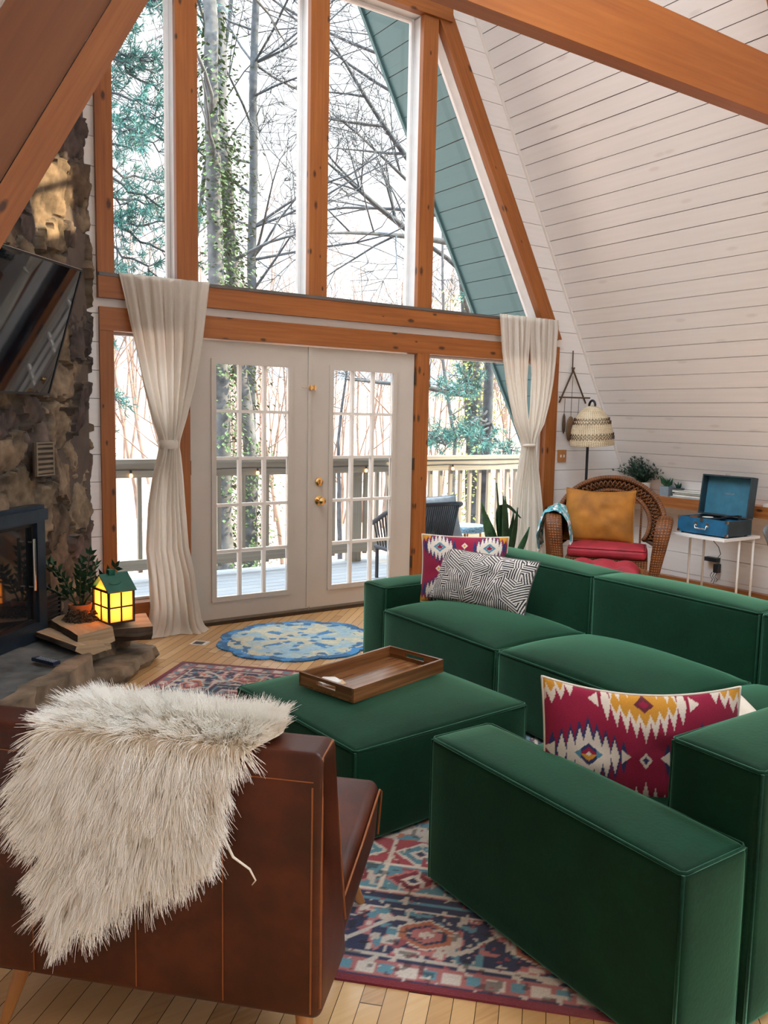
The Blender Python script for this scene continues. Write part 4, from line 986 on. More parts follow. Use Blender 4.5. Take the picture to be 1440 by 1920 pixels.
def kilim2(X, Y):
    C = np.zeros(X.shape+(3,)); C[:] = MAG
    for cx in (-.58, .58):
        for cy in (.66, -.66):
            dx, dy = X-cx, Y-cy; C[flame(dx, dy, 4, .085, .36, 2.6)] = NVY; C[flame(dx, dy, 3, .085, .25, 2.6)] = WHT
            d = np.abs(dx)/.15+np.abs(dy)/.15; C[(d < 1) & (d > .55)] = TEA; C[d < .5] = MAG
    for cx, cy in ((0, .72), (0, -.72), (-.6, 0), (.6, 0)):
        d = np.abs(X-cx)/.07+np.abs(Y-cy)/.10; C[d < 1] = WHT; C[d < .45] = MUS
    dx, dy = X, Y; C[flame(dx, dy, 4, .09, .30, 2.4)] = WHT; C[flame(dx, dy, 3, .09, .17, 1.4)] = MUS
    for cx in (-1, 1):
        for cy in (-1, 1): C[flame(X-cx, Y-cy, 2, .09, .15, 1.5)] = MUS
    return C
def bwpat(X, Y):
    rngb = np.random.default_rng(5); n = 15; xs = rngb.uniform(-1.1, 1.1, 64); ys = rngb.uniform(-1.15, 1.15, 64); an = rngb.choice([.35, 1.05, 2.1, 2.8, .0, 1.57], 64)
    d = np.stack([np.maximum(np.abs((X-a)+(Y-b)*.25), np.abs((Y-b)*.56-(X-a)*.3)*1.0)+.3*np.abs((X-a)) for a, b in zip(xs, ys)], -1); k = d.argmin(-1); t = an[k]
    s = np.sin((X*1.85*np.cos(t)+Y*np.sin(t))*PI*2/.082)
    C = np.where((s > .1)[..., None], np.array((.62, .58, .54)), np.array((.018, .016, .022))); return C
def cushion(bm_name, label, c, xax, yax, w, h, th, fn, back, mats, group=None, res=90, ears=.05, name='cushion', cat='cushion', sag=0, edge=None):
    """pillow: front face along xax*yax normal"""
    xax = Vector(xax).normalized(); yax = Vector(yax).normalized(); nn = xax.cross(yax).normalized(); c = Vector(c)
    t = thing(name, label, cat, tuple(c), 0, group)
    nx = res; ny = max(24, int(res*h/w)); gx = np.linspace(-1, 1, nx+1); gy = np.linspace(-1, 1, ny+1); X, Y = np.meshgrid(gx, gy, indexing='ij')
    prof = (np.clip(1-np.abs(X)**2.4, 0, 1)*np.clip(1-np.abs(Y)**2.4, 0, 1))**.55
    px = X*(1-ears*(1-Y*Y)**1.0)*w/2; py = Y*(1-ears*(1-X*X)**1.0)*h/2-sag*(1-X*X)*(Y > 0)*Y
    wr = .012*(vnoise(X+2, Y+2, 3.2, 31)-.5)*2
    for side, sg in (('front', 1), ('back', -1)):
        zz2 = sg*(prof*(th/2)+wr*prof*.8)
        P = np.array(c)+px[..., None]*np.array(xax)+py[..., None]*np.array(yax)+zz2[..., None]*np.array(nn)
        bm = B(); vid = np.arange((nx+1)*(ny+1)).reshape(nx+1, ny+1); q = np.stack([vid[:-1, :-1], vid[1:, :-1], vid[1:, 1:], vid[:-1, 1:]], -1).reshape(-1, 4)
        if sg < 0: q = q[:, ::-1]
        bm.v = P.reshape(-1, 3).tolist(); bm.f = [tuple(int(i) for i in f) for f in q]; bm.uv = [[(0, 0)]*4]*len(bm.f); bm.mi = [0]*len(bm.f)
        f_n = fn if sg > 0 else back
        if callable(f_n): bm.c = f_n(X, Y).reshape(-1, 3); m = 'woven'
        else: m = f_n
        bm.obj('front_panel' if sg > 0 else 'back_panel', m, t, smooth=180)
    rim = [(px[i, 0], py[i, 0]) for i in range(nx+1)]+[(px[nx, j], py[nx, j]) for j in range(1, ny+1)]+[(px[i, ny], py[i, ny]) for i in reversed(range(nx))]+[(px[0, j], py[0, j]) for j in reversed(range(1, ny))]
    B().tube([c+xax*a+yax*b for a, b in rim], .0045, 5, closed=True).obj('edge', edge or 'tie_white', t, smooth=180)
    return t
# near kilim cushion, standing behind the front arm
cushion('k', 'patterned magenta cushion wedged behind the nearest sofa arm', (2.045, -4.01, .505), (.82, -.57, -.03), (.03, .08, 1), .61, .46, .13, kilim, kilim, 0, res=190, ears=.035, sag=.035)
cushion('k', 'white backed cushion mostly hidden behind the nearest magenta cushion', (2.60, -3.93, .445), (-1, .15, .02), (.0, .75, .45), .46, .34, .09, kilim, 'tie_white', 0, res=40, edge='ink')
# far kilim cushion and black and white lumbar cushion
cushion('k', 'patterned magenta cushion in the far corner of the sofa', (3.255, -1.665, .60), Vector((.72, -.62, .0)), Vector((.12, .13, 1)), .54, .42, .14, kilim2, kilim2, 0, res=150, ears=.05)
lb0, lb1, lt0, lt1 = Vector((3.08, -1.60, .44)), Vector((3.25, -2.22, .43)), Vector((3.22, -1.57, .73)), Vector((3.33, -2.23, .71))
cushion('k', 'black and white striped lumbar cushion leaning on the sofa back', (lb0+lb1+lt0+lt1)/4+Vector((-.02, 0, 0)), (lb1-lb0), (lt0+lt1-lb0-lb1), .68, .325, .12, bwpat, bwpat, 0, res=230, ears=.035, edge='ink')

# ------------------------------------------------------------------ leather chair (seen from behind) and sheepskin
ch = thing('leather_chair', 'brown leather lounge chair seen from behind with tapered wooden legs', 'armchair', tuple(uvz(-1.95, 3.06, 0)), math.radians(-45))
def cp(v, u, z): return uvz(u, v, z)
def quad_soft(name, cs, r, mat, par):
    """rounded hexahedron from 8 corners (bits v,u,z)"""
    bm = B(); n = 7
    def pt(a, b, c):
        w = [(1-a)*(1-b)*(1-c), a*(1-b)*(1-c), (1-a)*b*(1-c), a*b*(1-c), (1-a)*(1-b)*c, a*(1-b)*c, (1-a)*b*c, a*b*c]; p = Vector()
        for q, k in zip(cs, w): p += q*k
        return p
    L = [(cs[1]-cs[0]).length, (cs[2]-cs[0]).length, (cs[4]-cs[0]).length]
    def ticks(l): e = min(r/l, .45); return [0, e*.3, e*.7, e]+[lerp(e, 1-e, i/n) for i in range(1, n)]+[1-e, 1-e*.7, 1-e*.3, 1]
    T = [ticks(l) for l in L]
    def rp(a):
        q = []; d = []
        for k in range(3):
            e = min(r/L[k], .45); m = max(e, min(1-e, a[k])); q.append(m); d.append((a[k]-m)*L[k])
        dl = math.sqrt(sum(x*x for x in d))
        if dl > 1e-9: q = [q[k]+d[k]/dl*r/L[k] for k in range(3)]
        return pt(*q)
    for k in range(3):
        i, j = [x for x in range(3) if x != k]
        for s_ in (0, 1):
            g = []
            for a in T[i]:
                row = []
                for b in (T[j]):
                    q = [0, 0, 0]; q[i] = a; q[j] = b; q[k] = s_; row.append(rp(q))
                g.append(row)
            bm.grid(g)
    weld(bm)
    o = bm.obj(name, mat, par, smooth=180)
    import bmesh as bme
    b2 = bme.new(); b2.from_mesh(o.data); bme.ops.recalc_face_normals(b2, faces=b2.faces); b2.to_mesh(o.data); b2.free()
    return o
v0_, v1_ = 2.60, 3.525
bkcs = [cp(v, u, z) for z, uu in ((.20, (-2.335, -2.08)), (.815, (-2.335, -2.225))) for u in uu for v in (v0_, v1_)]
bkp = quad_soft('back', bkcs, .022, 'leather', ch)
stt = B()
for v in (2.83, 3.09, 3.30): stt.tube([cp(v, -2.3365, .22), cp(v, -2.3365, .74)], .0015, 4)
stt.tube([cp(v0_+.02, -2.3365, .752), cp(v1_-.02, -2.3365, .752)], .0015, 4); stt.tube([cp(v1_-.022, -2.3365, .22), cp(v1_-.022, -2.3365, .74)], .0022, 4)
stt.obj('stitching', 'stitch', bkp)
pp = B(); pp.tube([cp(v1_-.004, -2.325, .23), cp(v1_-.004, -2.325, .805), cp(v1_-.006, -2.235, .808), cp(v1_-.003, -2.10, .30)], .004, 6); pp.obj('piping', 'stitch', bkp, smooth=180)
secs = [cp(v, u, z) for (zb, zt, off) in ((0, 0, 0),) for (u, z) in ((-2.085, .20), (-1.66, .265)) for v in (v0_, v1_-.015)]
top = [cp(v, u, z) for (u, z) in ((-2.13, .345), (-1.585, .445)) for v in (v0_, v1_-.015)]
seat_ = quad_soft('seat', secs+top, .035, 'leather', ch)
B().tube([cp(v1_-.016, -2.10, .325), cp(v1_-.013, -1.85, .375), cp(v1_-.014, -1.63, .418), cp(v1_-.014, -1.60, .40), cp(v1_-.014, -1.645, .285)], .0035, 6).obj('piping', 'stitch', seat_, smooth=180)
for (a, b) in (((2.735, -2.17), (2.685, -2.255)), ((3.44, -2.20), (3.49, -2.29)), ((3.41, -1.72), (3.445, -1.55)), ((2.72, -1.72), (2.68, -1.55))):
    B().tube([cp(a[0], a[1], .215 if a[1] < -2 else .262), cp((a[0]+b[0])/2, (a[1]+b[1])/2, .115), cp(b[0], b[1], .0)], [.025, .020, .012], 12).obj('leg', 'legwood', ch, smooth=50)
# sheepskin: draped hide + hair
random.seed(5); nr_ = np.random.default_rng(9)
path = [(-2.02, .60), (-2.06, .70), (-2.12, .78), (-2.20, .828), (-2.28, .832), (-2.345, .815), (-2.358, .70), (-2.358, .50), (-2.358, .30)]
cum = [0]
for a, b in zip(path, path[1:]): cum.append(cum[-1]+math.hypot(b[0]-a[0], b[1]-a[1]))
pu_ = [p[0] for p in path]; pz_ = [p[1] for p in path]
sRear = cum[5]
def hide(s, v): return cp(v, interp(s, cum, pu_), interp(s, cum, pz_))
# outline: left/right v limits as a function of s
so_ = [cum[0], cum[2], cum[3], cum[4], sRear, sRear+.05, sRear+.12, sRear+.20, sRear+.29, sRear+.37, sRear+.44, sRear+.475]
vl_ = [3.02, 2.93, 2.90, 2.885, 2.865, 2.84, 2.815, 2.815, 2.865, 2.88, 2.89, 2.90]
vr_ = [3.24, 3.31, 3.39, 3.42, 3.37, 3.31, 3.30, 3.295, 3.215, 3.10, 2.98, 2.92]
ss = np.linspace(cum[0], sRear+.475, 60); rows = []
for s in ss: l, r = interp(s, so_, vl_), interp(s, so_, vr_); rows.append([hide(s, lerp(l, r, k/20))+(Z*.0 if s < sRear else -U*.004) for k in range(21)])
sh = thing('sheepskin_throw', 'shaggy cream sheepskin draped over the leather chair back', 'sheepskin', tuple(cp(3.05, -2.25, .85)))
hd_o = B().grid(rows).obj('hide', 'skin_hide', sh, smooth=180)
NS = 36000; pts = np.zeros((NS, 6, 3), dtype=np.float32); rad = np.zeros((NS, 6), dtype=np.float32)
area_w = np.array([interp(s, so_, vr_)-interp(s, so_, vl_) for s in ss]); cdf = np.cumsum(area_w)/area_w.sum()
ncl = 1500; cl_s = np.interp(nr_.random(ncl), cdf, ss); cl_t = nr_.random(ncl)
cen_v = 3.06
lofs = nr_.normal(0, 1, (ncl, 3)); llen = nr_.uniform(.8, 1.25, ncl)
for i in range(NS):
    k = int(nr_.integers(0, ncl)); s = cl_s[k]+nr_.normal(0, .008); s = min(max(s, cum[0]), sRear+.475); l, r = interp(s, so_, vl_), interp(s, so_, vr_)
    t_ = min(max(cl_t[k]+nr_.normal(0, .016), 0), 1); v = lerp(l, r, t_); root = hide(s, v)
    eps_ = .01; tg = (hide(min(s+eps_, cum[-1]), v)-hide(max(s-eps_, 0), v)).normalized(); nn = V.cross(tg).normalized()
    if nn.dot(Vector((0, 0, 1)) if s < sRear-.03 else -U) < 0: nn = -nn
    edge_d = (t_-.5)*2
    out = V*edge_d*abs(edge_d)*.9
    if s > sRear: flow = (Vector((0, 0, -1))*.85+out*.75+nn*.42)
    elif s > cum[2]: flow = (tg*.6+out*.75+nn*.62)
    else: flow = (tg*.3+out*.7+nn*.7)
    flow = flow+(V*float(lofs[k, 0])+tg*float(lofs[k, 1]))*.20+Vector(nr_.normal(0, .10, 3).tolist()); flow.normalize()
    L = (.072 if s > sRear else .054)*llen[k]*nr_.uniform(.75, 1.1)
    grav = Vector((0, 0, -1)); d = (nn*.8+flow).normalized(); p = root.copy()
    for q in range(6):
        pts[i, q] = p; rad[i, q] = .00085*(1-q/6.5)
        p = p+d*(L/5); d = (d*.72+flow*.40+grav*.05+Vector(nr_.normal(0, .05, 3).tolist())).normalized()
W = np.array(world_of(sh).inverted()); pts = pts@W[:3, :3].T+W[:3, 3]
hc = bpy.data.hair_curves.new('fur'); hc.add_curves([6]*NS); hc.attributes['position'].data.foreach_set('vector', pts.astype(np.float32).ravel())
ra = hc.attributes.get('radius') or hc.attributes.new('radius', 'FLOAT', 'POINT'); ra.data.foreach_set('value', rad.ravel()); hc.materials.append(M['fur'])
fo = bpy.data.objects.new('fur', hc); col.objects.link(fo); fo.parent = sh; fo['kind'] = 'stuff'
tl_ = [cp(3.30, -2.345, .62), cp(3.34, -2.375, .585), cp(3.375, -2.37, .56), cp(3.385, -2.36, .53), cp(3.375, -2.355, .515)]
B().tube(tl_, [.004, .003, .0025, .002, .001], 5).obj('loose_lock', 'skin_hide', sh, smooth=180)

# ------------------------------------------------------------------ rattan chair corner
random.seed(31)
rc = Vector((5.34, -.98, 0)); fd = Vector((-.78, -.625, 0)).normalized(); sd = Vector((-fd.y, fd.x, 0)); sd = -sd if sd.y < 0 else sd
def rp(a, b, z): return rc+sd*a+fd*b+Z*z
rch = thing('rattan_armchair', 'woven rattan armchair with arched hoop back in the far right corner', 'armchair', tuple(rc))
def hoop(ra, rz, zc, b0, b1, th):
    return [rp(ra*math.cos(a), lerp(b0, b1, max(0, math.sin(a))), zc+rz*math.sin(a)) for a in th]
tt = np.linspace(-.55, PI+.55, 44)
def hpts(ra, rz, zc=.66): return [rp(ra*math.cos(a) if a > -.0 and a < PI else ra*math.cos(a)*1.0, -.44-.20*max(-.6, math.sin(a)), zc+rz*math.sin(a)) for a in tt]
ho, hm, hi = hpts(.455, .375), hpts(.40, .320), hpts(.335, .262)
B().tube(ho, .024, 8).obj('outer_hoop', 'wicker', rch, smooth=180)
B().tube(hi, .019, 8).obj('inner_hoop', 'wicker', rch, smooth=180)
bm = B(); bm.grid([[lerp(a, b, t)-fd*.008 for t in (0, .5, 1)] for a, b in zip(ho, hi)]); bm.obj('hoop_lattice', 'wicker_dark', rch, smooth=180)
zg = B()
for k in range(1, len(ho)-1):
    zg.tube([ho[k-1].lerp(hi[k-1], .2)+fd*.004, ho[k].lerp(hi[k], .8)+fd*.004], .006, 5); zg.tube([ho[k-1].lerp(hi[k-1], .8)+fd*.007, ho[k].lerp(hi[k], .2)+fd*.007], .006, 5)
zg.obj('hoop_weave', 'wicker', rch, smooth=180)
for a in np.linspace(-.26, .26, 7):
    zt = .66+.25*math.sqrt(max(0, 1-(a/.335)**2)); B().tube([rp(a, -.30, .36), rp(a, -.42, .62), rp(a, -.50, zt)], .009, 6).obj('back_slat', 'wicker', rch, smooth=180)
B().box(-1, 1, -1, 1, -1, 1)
sf = B(); sf.hexa([rp(a, b, z) for z in (.33, .40) for b in (-.44, .02) for a in (-.33, .33)]); sf.obj('seat_frame', 'wicker', rch)
for s_ in (1, -1):
    A_ = [(.445, -.50, .66, .085), (.455, -.36, .715, .10), (.455, -.20, .735, .12), (.450, -.08, .725, .13), (.440, -.02, .68, .132), (.428, .0, .60, .125), (.412, -.01, .48, .11), (.392, -.02, .34, .092), (.375, -.03, .18, .078), (.36, -.04, .02, .066)]
    rows = []
    for i, (a, b, z, w) in enumerate(A_):
        p0 = Vector(A_[max(0, i-1)][:3]); p1 = Vector(A_[min(len(A_)-1, i+1)][:3]); tg = (p1-p0).normalized(); n_ = Vector((0, tg.z, -tg.y)).normalized()
        ring = []
        for k in range(12):
            an = 2*PI*k/12; da = math.copysign(abs(math.cos(an))**.6, math.cos(an))*w/2; dn = math.copysign(abs(math.sin(an))**.7, math.sin(an))*.026
            ring.append(rp(s_*(a+da), b+n_.y*dn, z+n_.z*dn))
        rows.append(ring)
    am = B(); n_ = len(rows); base = 0; L = 0
    for r_i in rows: am.v += [tuple(p) for p in r_i]
    for i in range(n_-1):
        l = (rows[i+1][0]-rows[i][0]).length
        for k in range(12):
            k2 = (k+1) % 12; am.face((i*12+k, i*12+k2, (i+1)*12+k2, (i+1)*12+k), [(L, k*.025), (L, k*.025+.025), (L+l, k*.025+.025), (L+l, k*.025)])
        L += l
    am.face(range(12), None); am.face([(n_-1)*12+k for k in reversed(range(12))], None)
    am.obj('arm', 'wicker', rch, smooth=50)
    B().prism([rp(s_*.40, -.04, .64), rp(s_*.37, -.05, .40), rp(s_*.40, -.42, .40), rp(s_*.425, -.42, .66)], sd*.006).obj('arm_lattice', 'wicker_dark', rch)
    B().tube([rp(s_*.30, -.40, .34), rp(s_*.31, -.44, 0)], .022, 8).obj('leg', 'wicker', rch, smooth=180)
    B().tube([rp(s_*.30, -.02, .34), rp(s_*.30, .0, 0)], .022, 8).obj('leg', 'wicker', rch, smooth=180)
# red seat cushion
def oriented_block(name, label, cat, a0, a1, b0, b1, z0, z1, mat, crown=.02, r=.03, tilt=0):
    t = thing(name, label, cat, tuple(rp((a0+a1)/2, (b0+b1)/2, z0)))
    bm = soft_block(a0, a1, b0, b1, z0, z1, r, crown, .012, n=10); bm.v = [tuple(rp(*v)) for v in bm.v]
    bm.f = [tuple(reversed(f)) for f in bm.f] if sd.cross(fd).z < 0 else bm.f
    bm.obj('cover', mat, t, smooth=180)
    pb = piping(a0, a1, b0, b1, z0, z1, edges='t'); pb.v = [tuple(rp(*v)) for v in pb.v]; pb.obj('piping', mat, t, smooth=180); return t
oriented_block('seat_cushion', 'red velvet seat cushion on the rattan armchair', 'cushion', -.315, .315, -.40, .035, .402, .485, 'red_velvet', .03)
def crumple(X, Y): return None
mc = cushion('m', 'mustard yellow cushion leaning on the rattan armchair back', rp(.085, -.315, .725), -sd, Vector(tuple(-fd*.26+Z)), .585, .46, .15, 'mustard', 'mustard', 0, res=60, ears=.04, edge='mustard', sag=.02)
# tufted red footstool
fs = thing('footstool', 'low rattan footstool with red tufted top in front of the rattan armchair', 'footstool', tuple(rp(0, .40, 0)))
B().hexa([rp(a, b, z) for z in (.27, .345) for b in (.22, .60) for a in (-.30, .30)]).obj('frame', 'wicker', fs)
rim = [rp(.305*math.copysign(abs(math.cos(t))**.5, math.cos(t)), .41+.20*math.copysign(abs(math.sin(t))**.5, math.sin(t)), .355) for t in np.linspace(0, 2*PI, 33)[:-1]]
B().tube(rim, .030, 8, closed=True).obj('rim', 'wicker', fs, smooth=180)
for a in (-.25, .25):
    for b in (.26, .56): B().tube([rp(a, b, .27), rp(a*1.05, b, 0)], .02, 8).obj('leg', 'wicker', fs, smooth=180)
g = []
for i in range(37):
    row = []
    for j in range(25):
        x, y = i/36*2-1, j/24*2-1; e = max(0, (1-x**6)*(1-y**6))**.5; tuft = abs(math.cos(PI*x*1.5))*.5+abs(math.cos(PI*y))*.5
        row.append(rp(x*.275, .41+y*.175, .36+e*(.055+.045*tuft)))
    g.append(row)
B().grid(g).obj('tufted_cushion', 'red_velvet', fs, smooth=180)
# throw blanket over the left arm
def throw_fn(X, Y):
    te = np.array((.10, .36, .42)); wh = np.array((.66, .68, .66)); dk = np.array((.05, .10, .12)); C = np.zeros(X.shape+(3,)); C[:] = te
    n = vnoise(X, Y, 5, 3); C[n > .52] = wh; n2 = vnoise(X, Y, 9, 5); C[(n2 > .66)] = dk; C[(np.abs(n-.52) < .03)] = dk*1.5; C[vnoise(X, Y, 7, 9) > .72] = np.array((.08, .30, .30)); return C
th_ = thing('throw_blanket', 'teal and white patterned throw blanket over the rattan chair arm', 'blanket', tuple(rp(.43, -.2, .7)))
pa = [(.565, .43), (.575, .55), (.56, .66), (.52, .755), (.45, .785), (.385, .765), (.335, .68), (.31, .56), (.305, .44)]
X, Y = np.meshgrid(np.linspace(0, 4, 61), np.linspace(0, 2.4, 41), indexing='ij'); g = []
for i in range(61):
    s = i/60*(len(pa)-1); k = min(int(s), len(pa)-2); f0 = s-k; a = lerp(pa[k][0], pa[k+1][0], f0); z = lerp(pa[k][1], pa[k+1][1], f0); row = []
    for j in range(41):
        t = j/40; wv = nz3(t*3.2, i*.03, 0, 1); b = lerp(-.46, -.06+.04*nz3(i*.08, 1, 0, 1), t)+.03*nz3(i*.1, t*2, 4, 1)
        drop = .06*nz3(t*2.5, 7 if i < 30 else 9, 0, 1)*abs(i-30)/30
        row.append(rp(a+math.copysign(.022*abs(wv)+.012*math.sin(t*22), a-.44)*min(1, abs(i-30)/14), b, z+drop+.016*math.sin(t*15+i*.05)+.012*nz3(i*.12, t*6, 2, 1)))
    g.append(row)
bm = B().grid(g); bm.c = throw_fn(X, Y).reshape(-1, 3); bm.obj('cloth', 'woven', th_, smooth=180)
fg = B()
for i in (0, 60):
    for j in range(0, 41, 2): p = g[i][j]; fg.tube([p, p+Z*-.02, p+Vector((random.uniform(-.008, .008), random.uniform(-.008, .008), -.045))], [.003, .0035, .001], 5)
fg.obj('fringe', 'tie_white', th_, smooth=180)['kind'] = 'stuff'
# floor lamp with woven shade
fl = thing('floor_lamp', 'black floor lamp with a woven basket shade behind the rattan armchair', 'lamp', (5.80, -.30, 0))
B().lathe([(.15, 0), (.15, .015), (.03, .028), (.0125, .035), (.0125, 1.30)], (5.80, -.30, 0), 20).obj('stand', 'black_metal', fl, smooth=40)
RT = Matrix.Rotation(math.radians(-4), 3, 'Y'); sc_ = Vector((5.855, -.30, 1.325))
B().lathe([(.199, -.012), (.201, .0), (.199, .03), (.193, .08), (.183, .14), (.165, .20), (.138, .255), (.105, .30), (.065, .332), (.03, .345), (.028, .341), (.062, .327), (.101, .295), (.133, .25), (.160, .198), (.178, .14), (.188, .08), (.194, .03), (.196, .0)], tuple(sc_), 56, rot=RT).obj('shade', 'wicker_shade', fl, smooth=60)
for z, r in ((.225, .158), (.195, .170), (.085, .1945), (.058, .198)):
    bd = B().tube([sc_+RT @ Vector((r*math.cos(2*PI*k/72), r*math.sin(2*PI*k/72), z+(.014 if k % 2 else -.014))) for k in range(72)], .0034, 4, closed=True)
    bd.obj('dark_weave', 'wicker_dark', fl, smooth=180)
B().tube([sc_+Vector((.010*math.cos(a)-.02, .045*math.cos(a), .345+.05*math.sin(a))) for a in np.linspace(0, PI, 13)], .011, 8).obj('hook', 'black_metal', fl, smooth=180)
B().tube([Vector((5.80, -.30, 1.30)), Vector((5.805, -.30, 1.50)), sc_+Vector((-.02, 0, .345))], .008, 6).obj('arm', 'black_metal', fl, smooth=180)
# wall hanging
wh_ = thing('wall_hanging', 'triangular stick wall hanging with dangling wooden drops', 'wall hanging', (5.86, -.015, 1.98))
Yh = -.018
def hp_(px, pz): return Vector((px, Yh, pz))
B().tube([hp_(5.853, 2.185), hp_(5.856, 1.985)], .006, 6).obj('hanging_cord', 'stick', wh_)
B().tube([hp_(5.88, 2.03), hp_(5.70, 1.70)], .008, 6).obj('stick', 'stick', wh_); B().tube([hp_(5.832, 2.03)+Vector((0, -.017, 0)), hp_(6.035, 1.70)+Vector((0, -.017, 0))], .008, 6).obj('stick', 'stick', wh_); B().tube([hp_(5.665, 1.748)-Vector((0, .034, 0)), hp_(6.07, 1.752)-Vector((0, .034, 0))], .008, 6).obj('stick', 'stick', wh_)
for x, zt, zb, kind in ((5.775, 1.74, 1.60, 0), (5.865, 1.95, 1.57, 1), (5.96, 1.74, 1.60, 0)):
    B().tube([hp_(x, zt), hp_(x-.004, zb)], .0025, 5).obj('string', 'cord_brown', wh_)
    if kind: B().lathe([(0, 0), (.035, .02), (.052, .08), (.055, .14), (.045, .20), (.02, .235), (0, .24)], (x-.004, Yh, zb-.235), 16, sy=.25).obj('wooden_disc', 'shell_brown', wh_, smooth=180)
    else: B().lathe([(0, 0), (.016, .03), (.022, .10), (.015, .17), (.004, .195), (0, .2)], (x-.004, Yh, zb-.195), 12, sy=.5).obj('wooden_drop', 'stick', wh_, smooth=180)
sw = thing('light_switch', 'square wooden double switch plate on the white plank wall', 'switch', (5.777, 0, 1.2))
B().box(5.722, 5.832, -.010, -.0005, 1.142, 1.258).obj('plate', 'switch_wood', sw)
for x in (5.757, 5.797): B().box(x-.006, x+.006, -.018, -.0105, 1.188, 1.212).obj('toggle', 'ceramic_white', sw)
# snake plant
sn = thing('snake_plant', 'tall snake plant by the window behind the sofa', 'potted plant', (4.72, -.40, 0))
B().lathe([(.10, 0), (.125, .10), (.14, .30), (.145, .34), (.13, .34), (.125, .31), (0, .305)], (4.72, -.40, 0), 24).obj('pot', 'ceramic_white', sn, smooth=40)
B().lathe([(.124, 0), (0, .006)], (4.72, -.40, .307), 16).obj('soil', 'soil', sn)
for (x0, tip, w, bend) in ((4.66, (4.44, -.42, .86), .062, 0), (4.70, (4.60, -.42, 1.01), .02, 0), (4.72, (4.66, -.44, .90), .05, 0), (4.74, (4.72, -.40, .89), .058, 0), (4.76, (4.885, -.42, .70), .05, .28), (4.78, (4.84, -.38, .75), .05, 0), (4.80, (4.97, -.44, .62), .055, 0), (4.70, (4.56, -.36, .74), .05, 0), (4.69, (4.50, -.45, .58), .045, 0), (4.77, (4.80, -.47, .80), .045, 0)):
    p0 = Vector((x0, -.40+random.uniform(-.05, .05), .305)); p1 = Vector(tip); g = []
    for i in range(13):
        s = i/12; p = p0.lerp(p1, s)
        if bend: p = p+Vector((-bend*math.sin(PI*s)*.55, 0, bend*math.sin(PI*s)*1.05))
        ww = w*1.5*(.55+1.6*s*(1-s)*1.1)*(1-s**5) if i < 12 else .001
        g.append([p+Vector((-ww/2, -.01, 0)), p+Vector((0, .006, 0)), p+Vector((ww/2, -.01, 0))])
    bm = B().grid(g); lo = bm.obj('leaf', 'leaf_dark' if w < .055 else 'leaf_green', sn, smooth=180); so_m = lo.modifiers.new('solid', 'SOLIDIFY'); so_m.thickness = .004
# ledge: fern, succulents, books
def clampx(bm, off=.012): bm.v = [(min(v[0], RX(v[2])-off), v[1], v[2]) for v in bm.v]; return bm
LZ = .8352
fn_ = thing('potted_fern', 'bushy green fern in a white pot on the wooden ledge', 'potted plant', (6.672, -.245, LZ))
B().lathe([(.052, 0), (.066, .02), (.074, .10), (.074, .112), (.066, .112), (.064, .095), (0, .095)], (6.672, -.245, LZ), 24).obj('pot', 'ceramic_white', fn_, smooth=40)
fr_ = B(); stb = B()
for i in range(110):
    az = random.uniform(0, 2*PI); le = random.uniform(.1, 1.25); d = Vector((math.cos(az)*le, math.sin(az)*le, 1)).normalized(); L = random.uniform(.14, .27); p = Vector((6.66, -.245, LZ+.10))
    q = [p+d*L*s+Vector((math.cos(az), math.sin(az), -.5))*le*.06*s*s for s in np.linspace(0, 1, 6)]; q = [Vector((min(a.x, RX(a.z)-.02), a.y, a.z)) for a in q]
    stb.tube(q, .0012, 3)
    for k in range(1, 6):
        for sg in (1, -1, 0): fr_.leaf(q[k], d+Vector((random.gauss(0, .6), random.gauss(0, .6), random.gauss(0, .5)))+d.orthogonal()*sg*.6, random.uniform(.022, .04), .011)
clampx(fr_).obj('fronds', 'leaf_fern', fn_); clampx(stb).obj('stems', 'leaf_fern', fn_)
p2 = thing('potted_succulent', 'small leafy plant in a blue grey square pot on the ledge', 'potted plant', (6.668, -.535, LZ))
B().lathe([(.066, 0), (.072, .095), (.066, .095), (.062, .082), (0, .082)], (6.668, -.535, LZ), 4, rot=Matrix.Rotation(PI/4, 3, 'Z')).obj('pot', 'ceramic_grey', p2)
for i in range(9):
    az = i*2.4; d = Vector((math.cos(az)*.7, math.sin(az)*.7, 1)).normalized(); b_ = B().leaf((6.66, -.535, LZ+.08), d, random.uniform(.09, .15), .035, None, bend=.3); clampx(b_).obj('leaf', 'leaf_green', p2, smooth=180)
p3 = thing('potted_succulent', 'small spiky plant in a dark pot at the right of the grey pot', 'potted plant', (6.672, -.66, LZ))
B().lathe([(.045, 0), (.052, .085), (.046, .085), (.043, .074), (0, .074)], (6.672, -.66, LZ), 20).obj('pot', 'ceramic_dark', p3, smooth=40)
for i in range(10):
    az = i*2.4; d = Vector((math.cos(az)*.6, math.sin(az)*.6, 1)).normalized(); b_ = B().leaf((6.665, -.66, LZ+.07), d, random.uniform(.06, .10), .022, None, bend=.2); clampx(b_).obj('leaf', 'leaf_fern', p3, smooth=180)
zb = LZ
